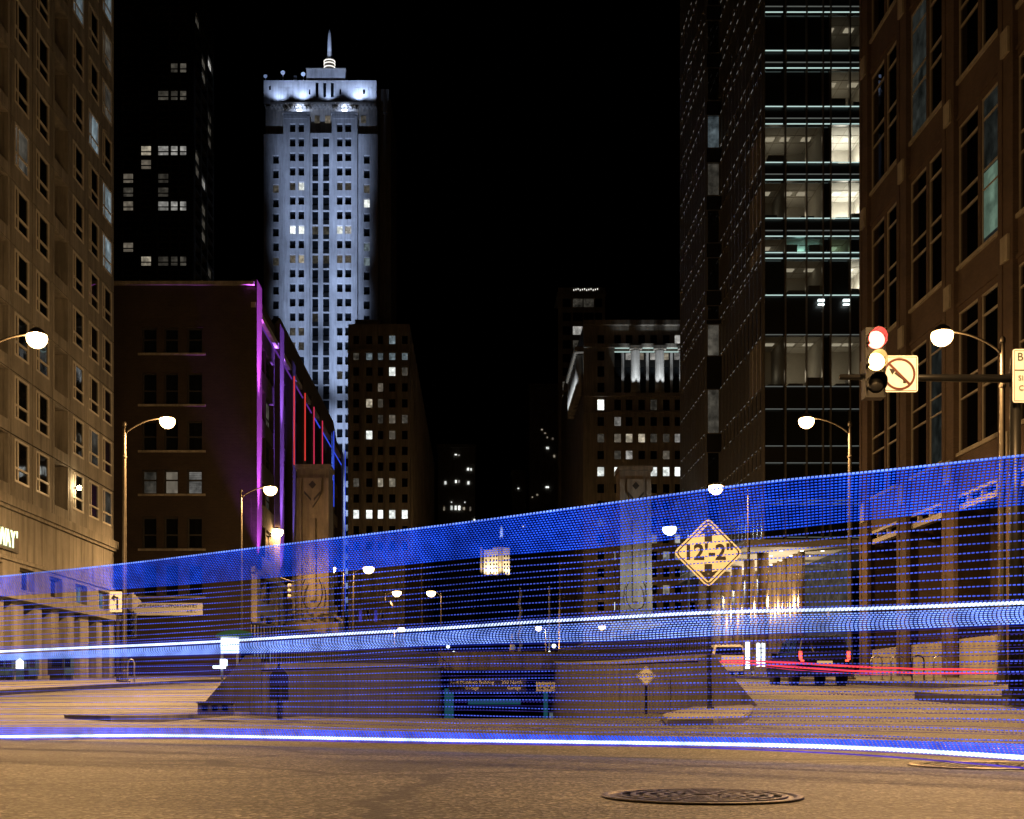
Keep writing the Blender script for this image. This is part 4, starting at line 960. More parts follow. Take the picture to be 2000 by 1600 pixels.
for k in range(7):
    u = d + 2 + 3.2 * k
    b = MB(); b.lathe([(.7, PZ(768, d)), (.62, PZ(690, d))], (XS - .7, u, 0), 10); b.build('column', M['limestone'], t, True)
    spot('column_light', (XS - 3.2, u, PZ(772, d)), (XS - .7, u, PZ(712, d)), 1300, (.9, .97, 1.0), 40, .6, t, .1)
b = MB(); b.box(XS - 1.6, XS, d, d + 30, PZ(687, d), PZ(677, d)); b.build('cornice', M['limestone_dark'], t)
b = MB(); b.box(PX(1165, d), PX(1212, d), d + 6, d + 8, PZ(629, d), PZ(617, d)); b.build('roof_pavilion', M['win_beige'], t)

# --- slim tower behind the colonnade block
d = 330.0
t = thing('slim_tower', (PX(1130, d), d, 3), 'slim dark tower rising behind the colonnade block', 'building')
rows_ = [(583 + 27 * k, 600 + 27 * k) for k in range(18)]
lit = {(r, 1): 'win_dim' for r in (0, 3)}; lit.update({(6, 0): 'win_dim', (7, 0): 'win_blind', (8, 0): 'win_white', (10, 0): 'win_warm', (11, 0): 'win_dim', (0, 2): 'win_dim', (12, 0): 'win_dim', (2, 1): 'win_blind', (3, 2): 'win_blind'})
tower_front(t, d, 1090, 1182, 562, 3, [(1099, 1115), (1119, 1138), (1140, 1160), (1162, 1176)], rows_, M['limestone_dark'], lit, .4)
b = MB(); b.box(PX(1088, d), PX(1184, d), d - .6, d + 12, PZ(575, d), PZ(571, d)); b.build('cornice', M['limestone_dark'], t)
for k in range(12):
    b = MB(); b.box(PX(1120 + 4.2 * k, d), PX(1121.4 + 4.2 * k, d), d - .1, d - .02, PZ(568 - (k % 3), d), PZ(565.5 - (k % 3), d)); b.build('roof_light', M['ring_glow'], t)

# --- far blocks down the street canyon
def far_block(d, x0, x1, ytop, label, lits, name='far_block'):
    t = thing(name, (PX((x0 + x1) / 2, d), d, 3), label, 'building', 'far blocks down the street canyon')
    b = MB(); b.box(PX(x0, d), PX(x1, d), d + .3, d + 40, 3, PZ(ytop, d)); b.build('wall', M['limestone_dark'], t)
    b = MB(); b.box(PX(x0, d) - .4, PX(x1, d) + .4, d - .3, d + 40.3, PZ(ytop + 4, d), PZ(ytop - 2, d)); b.build('cornice', M['limestone_dark'], t)
    for (x_, y_, w_, h_, m_) in lits:
        b = MB(); b.box(PX(x_, d), PX(x_ + w_, d), d, d + .29, PZ(y_ + h_, d), PZ(y_, d)); b.build('window', M[m_], t)
far_block(480, 855, 928, 870, 'far dark block with a short row of lit windows beyond the setback block',
          [(868, 940, 4, 6, 'win_white'), (889, 938, 3, 5, 'win_white'), (895, 938, 3, 5, 'win_blind'), (913, 940, 4, 6, 'win_white'), (912, 914, 4, 5, 'win_white'), (919, 915, 2, 4, 'win_white'), (888, 887, 4, 2, 'win_white'), (894, 888, 4, 2, 'win_blind'),
           (880, 988, 4, 8, 'win_white'), (888, 988, 4, 8, 'win_white'), (895, 988, 4, 8, 'win_white'), (866, 990, 3, 7, 'win_warm'), (904, 991, 4, 5, 'win_warm'), (881, 980, 2, 2, 'win_white'), (907, 980, 2, 2, 'win_white'), (917, 990, 3, 8, 'win_beige'), (928 - 3, 1014, 3, 3, 'win_white')])
far_block(520, 1034, 1092, 752, 'far dark block with sparse lights left of the slim tower',
          [(1067, 873, 5, 4, 'win_white'), (1081, 889, 3, 4, 'win_warm'), (1057, 838, 3, 2, 'win_warm'), (1063, 845, 3, 2, 'win_warm'), (1078, 855, 3, 4, 'win_beige'), (1068, 853, 2, 3, 'win_warm'), (1066, 950, 6, 3, 'win_white'), (1048, 965, 3, 3, 'win_warm'), (1039, 970, 2, 2, 'win_warm')])
far_block(620, 1000, 1042, 920, 'lowest far block with two pin lights in the canyon', [(1011, 953, 3, 2, 'win_white'), (1030, 983, 3, 3, 'win_white'), (1021, 1027, 2, 3, 'win_white'), (1028, 1027, 2, 3, 'win_white'), (1036, 1027, 2, 3, 'win_white')])
d = 900.0
t = thing('floodlit_hall', (PX(975, d), d, 3), 'far floodlit stone hall closing the end of the street', 'building')
stone_far = M['limestone']
for (xa, xb, yt) in ((945, 962, 1074), (962, 973, 1070), (983, 1004, 1070)):
    hs = []
    for c_ in range(2 if xb - xa < 18 else 4):
        n_ = 2 if xb - xa < 18 else 4
        for r in range(5):
            x_ = lerp(xa, xb, (c_ + .5) / n_); hs.append((PX(x_ - 1.4, d), PX(x_ + 1.4, d), PZ(1084 + r * 8 + 4.5, d), PZ(1084 + r * 8, d)))
    facade('wall', fmap('front', d), PX(xa, d), PX(xb, d), PZ(1124, d), PZ(yt, d), hs, .8, stone_far, t)
    for h in hs: add_window(t, 'front', d, *h, .7, M['glass'])
b = MB(); b.box(PX(938, d), PX(1012, d), d + 2, d + 40, 3, PZ(1068, d)); b.build('block', M['limestone_dark'], t)
b = MB(); b.box(PX(955, d), PX(1000, d), d + 10, d + 40, PZ(1068, d), PZ(1048, d)); b.build('upper_block', M['limestone_dark'], t)
b = MB(); b.lathe([(1.6, PZ(1048, d)), (1.1, PZ(1040, d)), (1.3, PZ(1034, d)), (.9, PZ(1028, d)), (.45, PZ(1025, d)), (.6, PZ(1023, d)), (.1, PZ(1021, d))], (PX(980, d), d + 12, 0), 10); b.build('roof_statue', M['limestone'], t)
spot('flood_light', (PX(980, d), d - 4, PZ(1049, d)), (PX(980, d), d + 12, PZ(1035, d)), 30000, COOL, 30, .5, t, .5)
for x_ in (953, 968, 993): spot('flood_light', (PX(x_, d), d - 5, PZ(1126, d)), (PX(x_, d), d, PZ(1095, d)), 26000, (1, .74, .40), 110, .8, t, .5)

# --- glass office tower, right
d = 85.0; XG = PX(1492, d)
t = thing('glass_tower', (XG + 6, d, 2), 'dark glass office tower with lit slab edges and a few lit offices', 'building')
vx = [1492, 1534, 1575, 1607, 1622, 1660, 1700]
floors = []           # (top of glass, bottom of glass)
for k in range(-5, 4): floors.append((26 + 109 * k, 101 + 109 * k))
floors += [(463, 495), (506, 578), (655, 756), (800, 872), (905, 978), (985, 1050)]
ROOM = {'win_beige': (7, (1, .84, .60)), 'win_dim': (2.2, (1, .85, .62)), 'win_office': (75, (1, .93, .78)), 'win_teal': (14, (.5, 1, .86)), 'win_green': (12, (.7, 1, .62))}
M['room_wall'] = paint('room_wall', (.5, .47, .42), .8, var=.06); M['room_floor'] = paint('room_floor', (.10, .09, .08), .7); M['room_ceiling'] = paint('room_ceiling', (.7, .68, .64), .9, var=.04)
m_, t_, b_ = new_mat('clear_glass'); b_.inputs['Base Color'].default_value = (0, 0, 0, 1); b_.inputs['Roughness'].default_value = .02
tb_ = node(t_, 'ShaderNodeBsdfTransparent'); tb_.inputs[0].default_value = (.86, .9, .88, 1); gl_ = node(t_, 'ShaderNodeBsdfGlossy', i_Roughness=.03); fr_ = node(t_, 'ShaderNodeFresnel', i_IOR=1.5); mx_ = node(t_, 'ShaderNodeMixShader')
t_.links.new(fr_.outputs[0], mx_.inputs[0]); t_.links.new(tb_.outputs[0], mx_.inputs[1]); t_.links.new(gl_.outputs[0], mx_.inputs[2]); t_.links.new(mx_.outputs[0], t_.nodes['Material Output'].inputs[0]); M['clear_glass'] = m_
cm = {7: {0: 'win_beige', 1: 'win_beige', 2: 'win_beige', 4: 'win_office', 5: 'win_office'}, 8: {0: 'win_dim', 1: 'win_beige', 2: 'win_beige', 4: 'win_office', 5: 'win_office'},
      6: {4: 'win_beige', 5: 'win_beige'}, 5: {4: 'win_dim', 5: 'win_dim'}, 9: {0: 'win_dim', 1: 'win_teal', 2: 'win_teal', 4: 'win_green'}, 10: {1: 'win_dim', 2: 'win_dim', 5: 'win_office'}, 11: {0: 'win_dim', 1: 'win_beige', 2: 'win_beige', 4: 'win_beige', 5: 'win_beige'}}
for fi, (ya, yb) in enumerate(floors):
    for c_ in range(6):
        u0, u1 = PX(vx[c_], d) + .06, PX(vx[c_+1], d) - .06
        mt = cm.get(fi, {}).get(c_, 'glass_tower')
        v0_, v1_ = PZ(yb, d) + .02, PZ(ya, d) - .02
        add_window(t, 'front', d, u0, u1, v0_, v1_, .12, M['clear_glass' if mt in ROOM else 'glass_tower'])
    c_ = 0
    while c_ < 6:
        mt = cm.get(fi, {}).get(c_); e_ = c_
        if mt not in ROOM: c_ += 1; continue
        while e_ + 1 < 6 and cm.get(fi, {}).get(e_ + 1) == mt: e_ += 1
        pw, lc = ROOM[mt]; A, B = PX(vx[c_], d) + .03, PX(vx[e_+1], d) - .03; y0_, y1_ = d + .32, d + R.uniform(3.6, 4.6); v0_, v1_ = PZ(yb, d) + .02, PZ(ya, d) - .02; nn_ = e_ - c_ + 1
        b = MB()
        b.face([(A, y1_, v0_), (B, y1_, v0_), (B, y1_, v1_), (A, y1_, v1_)], 0); b.face([(A, y0_, v0_), (A, y1_, v0_), (A, y1_, v1_), (A, y0_, v1_)], 0)
        b.face([(B, y0_, v0_), (B, y1_, v0_), (B, y1_, v1_), (B, y0_, v1_)], 0); b.face([(A, y0_, v0_), (B, y0_, v0_), (B, y1_, v0_), (A, y1_, v0_)], 1); b.face([(A, y0_, v1_), (B, y0_, v1_), (B, y1_, v1_), (A, y1_, v1_)], 2)
        b.build('room', [M['room_wall'], M['room_floor'], M['room_ceiling']], t)
        b = MB()
        for q in range(1, 3): b.box(A, B, y0_ + q * 1.2, y0_ + q * 1.2 + .03, v1_ - .03, v1_ - .004)
        for q in range(1, int((B - A) / 1.2) + 1): b.box(A + q * 1.2, A + q * 1.2 + .03, y0_, y1_, v1_ - .026, v1_ - .005)
        b.build('ceiling_grid', M['frame_tan'], t)
        for q in range(nn_):
            xm = lerp(A, B, (q + R.uniform(.25, .75)) / nn_)
            b = MB(); b.box(xm - .4, xm + R.uniform(.3, .8), y0_ + .3, y0_ + .9, v0_ + .01, v0_ + R.uniform(.25, .9)); b.build('room_furniture', M['room_floor'], t)
            b = MB(); b.box(xm - .3, xm + .3, y0_ + 1.5, y0_ + 2.1, v1_ - .05, v1_ - .031); b.build('ceiling_lamp', emit('ceiling_lamp', lc, 1.6 if pw > 30 else .35), t)
        l = bpy.data.lights.new('room_light', 'POINT'); l.energy = pw * nn_ * R.uniform(.6, 1.2); l.color = lc; l.shadow_soft_size = .4
        put(bpy.data.objects.new('room_light', l), t, (lerp(A, B, R.uniform(.25, .75)), y0_ + 2.3, lerp(v0_, v1_, .4)))
        c_ = e_ + 1
    # glowing strips standing in for office light along the slab edges
    m_ = M['slab_glow'] if fi <= 10 else M['slab_dim']
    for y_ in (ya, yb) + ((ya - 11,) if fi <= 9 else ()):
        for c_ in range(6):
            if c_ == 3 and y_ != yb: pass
            b = MB(); b.box(PX(vx[c_] + 2, d), PX(vx[c_+1] - (6 if c_ in (0,) else 2), d), d - .16, d - .12, PZ(y_ + .9, d), PZ(y_ - .9, d)); b.build('slab_glow', m_ if y_ != ya - 11 else M['slab_dim'], t)
    nxt = floors[fi + 1][0] if fi + 1 < len(floors) else 1056
    b = MB(); b.box(XG + .05, PX(1700, d), d + .02, d + .3, PZ(nxt, d), PZ(yb, d)); b.build('spandrel', M['spandrel'], t)
for x_ in vx: 
    b = MB(); b.box(PX(x_, d) - .05, PX(x_, d) + .05, d - .1, d + .2, PZ(1056, d), PZ(-540, d)); b.build('mullion', M['fin'], t)
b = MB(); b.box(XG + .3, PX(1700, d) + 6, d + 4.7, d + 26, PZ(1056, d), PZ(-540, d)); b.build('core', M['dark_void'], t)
# street side: volume A (d 85..100) and projecting volume B (d 100..112)
XG2 = PX(1380, 100)
def glass_side(X, da, db, step, spl):
    mp = fmap('right', X); n = int((db - da) / step)
    for fi, (ya, yb) in enumerate(floors):
        for k in range(n):
            add_window(t, 'right', X, da + k*step + .05, da + (k+1)*step - .05, PZ(yb, d), PZ(ya, d), .10, M['glass_tower'])
        nxt = floors[fi + 1][0] if fi + 1 < len(floors) else 1056
        b = MB(); mbox(b, mp, da, db, PZ(nxt, d), PZ(yb, d), .02, .2); b.build('spandrel', M['spandrel'], t)
        for y_ in (yb, nxt): 
            b = MB(); mbox(b, mp, da, db, PZ(y_ + .9, d), PZ(y_ - .9, d), -.10, .02); b.build('trim', M['fin'], t)
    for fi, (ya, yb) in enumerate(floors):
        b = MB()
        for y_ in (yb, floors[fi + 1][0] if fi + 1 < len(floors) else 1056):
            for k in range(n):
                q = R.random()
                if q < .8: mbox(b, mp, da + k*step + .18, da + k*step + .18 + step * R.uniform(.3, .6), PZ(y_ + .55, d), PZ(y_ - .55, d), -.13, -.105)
        o = b.build('slab_glow', M['side_glint'], t); o['kind'] = 'stuff'  # glowing dashes stand for lamp glints on the floor trims
    for k in range(n + 1):
        u = da + k * step; b = MB(); mbox(b, mp, u - .04, u + .04, PZ(1056, d), PZ(-540, d), -.16, .1); b.build('mullion', M['fin'], t)
    return n
glass_side(XG, 85.1, 100, 1.24, 0); glass_side(XG2, 100, 112, 1.2, 0)
for fi, (ya, yb) in enumerate(floors):
    add_window(t, 'front', 100, XG2 + .1, XG - .05, PZ(yb, d), PZ(ya, d), .1, M[{5: 'win_cool', 10: 'win_dim', 11: 'win_dim', 6: 'win_dim'}.get(fi, 'glass_tower')])
    nxt = floors[fi + 1][0] if fi + 1 < len(floors) else 1056
    b = MB(); b.box(XG2, XG, 99.9, 100.2, PZ(nxt, d), PZ(yb, d)); b.build('spandrel', M['spandrel'], t)
    for y_ in (yb, nxt): b = MB(); b.box(XG2 - .1, XG, 99.82, 99.9, PZ(y_ + .8, d), PZ(y_ - .8, d)); b.build('trim', M['fin'], t)
b = MB(); b.box(XG2 + .4, XG + 20, 100.4, 112, PZ(1056, d), PZ(-540, d)); b.build('core', M['dark_void'], t)
zs = PZ(1056, d)
b = MB(); b.box(XG2 - .3, PX(1700, d) + 6, 84.4, 112, zs - .5, zs); b.build('canopy_slab', M['room_wall'], t)
b = MB(); b.box(XG + 5.5, XG + 6, 86, 112, 2, zs - .5); b.build('lobby_glow_wall', M['win_beige'], t)  # wall gives off its own glow so the lobby looks lit
b = MB(); b.box(XG - 1, PX(1700, d) + 6, 104, 104.4, 2, zs - .5); b.build('lobby_back', M['frame_bronze'], t)
for k in range(15):
    u = 87 + 1.5 * k; b = MB(); b.lathe([(.24, 2), (.24, zs - .5)], (XG + 3.0, u, 0), 14); b.build('lobby_column', M['bronze_column'], t, True)
for k in range(5):
    u = 88 + 4.4 * k; b = MB(); b.lathe([(.4, 1.6), (.4, zs - .5)], (XG + .6, u, 0), 16); b.build('column', M['bronze_column'], t, True)
for i in range(4):
    for k in range(7):
        b = MB(); q = (XG + 1.5 + 1.4*i, 86.5 + 3.0 * k); b.lathe([(.12, zs - .54), (.12, zs - .51)], (q[0], q[1], 0), 8); b.build('down_light', M['down_light'], t)
for k in range(4):
    l = bpy.data.lights.new('lobby_light', 'POINT'); l.energy = 650; l.color = (1, .78, .50); l.shadow_soft_size = .3
    put(bpy.data.objects.new('lobby_light', l), t, (XG + 1.9, 88 + 5 * k, zs - 3.6))
for (x_, y_) in ((1602, 589), (1651, 589), (1602, 597), (1651, 597)):
    b = MB(); b.box(PX(x_ - 6, d), PX(x_ + 6, d), d - .3, d - .14, PZ(y_ + (2 if y_ < 595 else 1), d), PZ(y_ - (2 if y_ < 595 else 1), d)); b.build('entrance_light', M['white_glow'], t)

# --- brick building, right
XR = 21.0
t = thing('brick_building', (XR, 58, 1), 'red brown brick building with tall paired windows and an arcade', 'building')
mp = fmap('right', XR)
mods = [69.5 - 6.15 * k for k in range(5)]      # far edges of the wide piers
stacks = [(11.1, 17.2), (19.2, 25.3), (27.3, 33.4), (35.4, 41.5)]
hs = []
for u in mods:
    for (a, c_) in ((u - 3.62, u - 1.42), (u - 6.13, u - 3.95)):
        for (za_, zb_) in stacks: hs.append((a, c_, za_, zb_))
facade('wall', mp, 38, 69.5, 9.3, 46, hs, .12, M['brick_red'], t)
b = MB(); b.box(XR, XR + 30, 69.48, 69.9, 1, 46); b.build('end_wall', M['brick_red'], t)
RNG = random.Random(11)
for h in hs:
    mt = M['coated_glass']
    if h[0] < 53 and h[2] > 19 and h[2] < 27 and 49 < h[0] < 52: mt = M['coated_glass']
    if RNG.random() < .12: mt = M['win_faint']
    add_window(t, 'right', XR, *h, .10, mt, (.07, (('h', 2.3), ('h', 3.1), ('h', 5.2)), M['frame_tan']))
b = MB(); mbox(b, mp, 51.15, 53.15, 19.5, 22.2, .085, .095); b.build('lit_pane', M['win_green'], t)
for u in mods:                                                   # wide pier strips and stone blocks
    b = MB(); mbox(b, mp, u - 1.42, u, 1.0, 46, -.20, .0); b.build('pier', M['brick_red'], t)
    b = MB(); mbox(b, mp, u - .5, u - .3, 1, 46, -.24, -.2); b.build('pier_rib', M['brick_red'], t)
    for z_ in (10.3, 18.0, 26.1, 34.2):
        b = MB(); mbox(b, mp, u - 1.15, u - .45, z_ - .45, z_ + .55, -.30, -.19); b.build('stone_block', M['stone_trim'], t)
for (za_, zb_) in stacks:
    b = MB(); mbox(b, mp, 38, 69.5, za_ - .18, za_ - .02, -.10, .02); b.build('sill_course', M['stone_trim'], t)
    b = MB(); mbox(b, mp, 38, 69.5, zb_ + .25, zb_ + .40, -.08, .02); b.build('string_course', M['brick_red'], t)
for k, u in enumerate(mods):                                     # arcade: header, soffit, back wall, glazing
    a, c_ = u - 6.15 + .02, u - 1.42
    b = MB(); mbox(b, mp, a, c_, 8.6, 8.85, .05, .35); mbox(b, mp, a, c_, 9.15, 9.3, .02, .35); b.build('steel_header', M['frame_tan'], t)
    for j in range(3):
        x_ = lerp(a, c_, (j + .5) / 3); b = MB(); mbox(b, mp, x_ - .08, x_ + .08, 8.85, 9.15, .1, .3); b.build('header_bracket', M['frame_tan'], t)
    b = MB(); mbox(b, mp, a, c_, 1, 3.0, .05, .5); b.build('plinth', M['stone_trim'], t)
    b = MB(); mbox(b, mp, a, a + 1.9, 3, 8.6, 2.2, 2.5); b.build('inner_wall', M['brick_red'], t)
    b = MB(); mbox(b, mp, a - .5, c_ + .5, 9.0, 9.1, .5, 4.2); b.build('soffit', M['concrete'], t)
    add_window(t, 'right', XR, a + 2.1, c_ - .3, 3.2, 8.3, 3.4, M['win_dim'] if k in (1, 2) else M['glass'], (.08, (('v', 0), ('h', 2.4)), M['frame_dark']))
    b = MB(); mbox(b, mp, a - .4, a + .02, 1, 9.3, .0, 3.4); b.build('inner_pier', M['brick_red'], t)
    for q in range(1): 
        b = MB(); mbox(b, mp, a + .4, a + 1.7, 4.6, 4.68, 2.0, 2.1); b.build('light_strip', M['win_office'], t)
b = MB(); mbox(b, mp, 38, 69.5, 1, 46, 4.3, 4.6); b.build('core_wall', M['dark_void'], t)

# ================================================================== BRIDGE
br = MB(); br.box(-60, -4.92, 104, 111.9, 2.6, 2.98); br.box(7.62, 60, 104, 111.9, 2.6, 2.98); br.box(-16, 16, 112, 215, 2.0, 3.0)
t = thing('bridge', (0, 160, 2), 'wide street bridge over the river behind the underpass', 'bridge')
br.build('deck', M['asphalt'], t)
b = MB(); b.box(-16, 16, 111.6, 112.1, 3.0, 3.9); b.build('parapet', M['concrete'], t)
for s in (-1, 1):
    b = MB(); b.tube([(s*15.5, 112, 4.1), (s*15.5, 215, 4.1)], .06, 6); b.build('railing', M['black'], t)
def pylon(xc, d, w_, ytop, label):
    X = PX(xc, d); hw = PX(VX + w_ / 2, d); zb = 2.9; zt = PZ(ytop, d); k = hw / 1.6
    t = thing('bridge_pylon', (X, d, zb), label, 'pylon', 'carved stone bridge pylons')
    b = MB(); b.box(X - hw * 1.75, X + hw * 1.75, d - .8*k, d + 4*k, zb, lerp(zb, zt, .14)); b.build('base', M['pylon'], t)
    b = MB(); b.box(X - hw * 1.5, X + hw * 1.5, d - .5*k, d + 3.6*k, lerp(zb, zt, .14), lerp(zb, zt, .23)); b.build('plinth', M['pylon'], t)
    z1 = lerp(zb, zt, .23)
    b = MB(); b.hexa([(X - hw*1.02, d, z1), (X + hw*1.02, d, z1), (X + hw*1.02, d + 3*k, z1), (X - hw*1.02, d + 3*k, z1), (X - hw*.92, d + .1, zt), (X + hw*.92, d + .1, zt), (X + hw*.92, d + 3*k, zt), (X - hw*.92, d + 3*k, zt)]); b.build('shaft', M['pylon'], t)
    for s in (-1, 1):
        b = MB(); b.box(X + s*hw*.78 - hw*.14, X + s*hw*.78 + hw*.14, d - .22*k, d + .1, z1, zt - .9*k); b.build('corner_strip', M['pylon'], t)
    b = MB(); b.box(X - hw*.16, X + hw*.16, d - .15*k, d + .1, z1 + 2*k, zt - 4.6*k); b.build('centre_strip', M['pylon'], t)
    b = MB(); b.box(X - hw*1.03, X + hw*1.03, d - .25*k, d + 3.1*k, zt - .05, zt + .35*k); b.build('cap', M['pylon'], t)
    # shield relief with diamond
    ez = zt - 2.2*k
    sh_ = [(-.85, 1.3), (.85, 1.3), (.85, .1), (.6, -.5), (0, -1.4), (-.6, -.5), (-.85, .1)]
    b = MB(); b.prism([(X + x*k*.95, d - .30*k, ez + z*k) for x, z in sh_], (0, .4*k, 0)); b.build('shield', M['pylon'], t)
    b = MB(); b.prism([(X + x*k, d - .36*k, ez + (z + .65)*k) for x, z in ((0, .38), (.34, 0), (0, -.38), (-.34, 0))], (0, .07*k, 0)); b.build('diamond', M['frame_dark'], t)
    for s in (-1, 1):
        b = MB(); b.prism([(X + s*x*k, d - .35*k, ez + z*k) for x, z in ((.75, .1), (.75, -.15), (.12, -.85), (.12, -.6))], (0, .06*k, 0)); b.build('chevron', M['frame_dark'], t)
    for j in range(3):
        x_ = X + (j - 1) * hw * .95; z_ = lerp(zb, zt, .17)
        for q in (.28, -.28):
            b = MB(); b.prism([(x_ + x*k, d - .56*k, z_ + (z + q)*k) for x, z in ((0, .28), (.28, 0), (0, -.28), (-.28, 0))], (0, .07*k, 0)); b.build('diamond', M['frame_dark'], t)
    for j in range(5):
        x_ = X + (j - 2) * hw * .55; z_ = lerp(zb, zt, .235)
        b = MB(); b.box(x_ - .14*k, x_ + .14*k, d - .53*k, d - .47*k, z_, z_ + .7*k); b.build('slot', M['frame_dark'], t)
    b = MB()
    for s in (-1, 1):
        b.tube([(X + s*hw*.1, d - .5*k, z1 + 1.2*k)] + [(X + s*(hw*.1 + .8*k*math.sin(a)), d - .6*k, z1 + (1.2 + 1.5*(1 - math.cos(a)))*k) for a in (.5, 1., 1.5, 2., 2.5)] , .05*k, 5)
    b.build('ironwork', M['black'], t)
    b = MB(); b.tube([(X - hw*1.4, d - .55*k, z1 + .4*k), (X + hw*1.4, d - .55*k, z1 + .4*k)], .05*k, 6); b.tube([(X - hw*1.4, d - .55*k, z1 + 1.1*k), (X + hw*1.4, d - .55*k, z1 + 1.1*k)], .05*k, 6); b.build('railing', M['black'], t)
pylon(611, 105.0, 68, 915, 'carved stone bridge pylon in front of the purple lit loft')
pylon(1241, 105.0, 66, 918, 'carved stone bridge pylon in front of the colonnade block')
pylon(807, 200.0, 34, 1100, 'small far bridge pylon behind the paired bridge lamps')
pylon(1110, 200.0, 34, 1100, 'small far bridge pylon below the slim tower')
# bridge tender house with purple windows, between the left pylons
d = 150.0
t = thing('bridge_house', (PX(735, d), d, 3), 'low stone bridge house with violet lit windows', 'building')
colz = [(699, 708), (713, 722), (729, 738), (743, 751)]
tower_front(t, d, 690, 760, 1178, 3, colz, [(1190, 1216)], M['pylon'], {(0, 0): 'led_faint', (0, 2): 'led_faint'}, .3, 'glass', (.1, (), M['frame_tan']))
b = MB(); b.box(PX(688, d), PX(762, d), d - .4, d + 6, PZ(1179, d), PZ(1174, d)); b.build('roof', M['pylon'], t)
b = MB(); b.box(PX(690, d), PX(760, d), d - .3, d + .0, PZ(1228, d), PZ(1220, d)); b.build('sill', M['pylon'], t)

# flag pole, striped marker posts and pin lights on the bridge
d = 118.0
t = thing('flag_pole', (PX(1016, d), d, 3), 'pole wrapped in a furled striped banner on the bridge axis', 'flag pole')
b = MB(); b.tube([(PX(1016, d), d, 3), P(1016, 1148, d)], .07, 8); b.build('pole', M['frame_tan'], t)
b = MB(); path = [(PX(1016, d) + .16*math.sin(k*1.1), d + .16*math.cos(k*1.1), lerp(3.6, PZ(1152, d), k/26)) for k in range(27)]; b.tube(path, [.16 - .004*k for k in range(27)], 6); b.build('furled_banner', M['stone_trim'], t, True)
t = thing('striped_marker', (PX(1001, d), d, 3), 'small striped cone shaped marker beside the furled pole', 'marker')
for k in range(5):
    z_ = 3.9 + k * .5; b = MB(); b.lathe([(.42 - .07*k, z_), (.36 - .07*k, z_ + .48)], (PX(1001, d), d, 0), 10); b.build('band', M['sign_white'] if k % 2 == 0 else M['red_ink'], t)
d = 116.0
t = thing('pale_mast', (PX(1073, d), d, 3), 'thin pale mast with a small light at its foot on the bridge', 'mast')
b = MB(); b.tube([(PX(1073, d), d, 3), P(1073, 1145, d)], .07, 8); b.build('pole', M['sign_white'], t)
for k, (x_, y_, s_) in enumerate(((875, 1263, .16), (886, 1274, .12), (1082, 1262, .2), (1150, 1263, .12), (1073, 1274, .12))):
    q = P(x_, y_, 115.0)
    t = thing('bollard_light', (q.x, 115, 3), ('pin light on the parapet, leftmost of the row', 'pin light second from the left on the parapet', 'brightest pin light right of the pale mast', 'pin light nearest the carved pylon on the parapet', 'pin light at the foot of the pale mast')[k], 'light', 'pin lights along the bridge parapet')
    b = MB(); b.tube([(q.x, 115, 3), (q.x, 115, q.z)], .04, 6); b.build('post', M['black'], t)
    b = MB(); b.lathe([(.001, -s_), (s_ * .7, -s_ * .7), (s_, 0), (s_ * .7, s_ * .7), (.001, s_)], q, 10); b.build('globe', M['white_glow'], t, True)

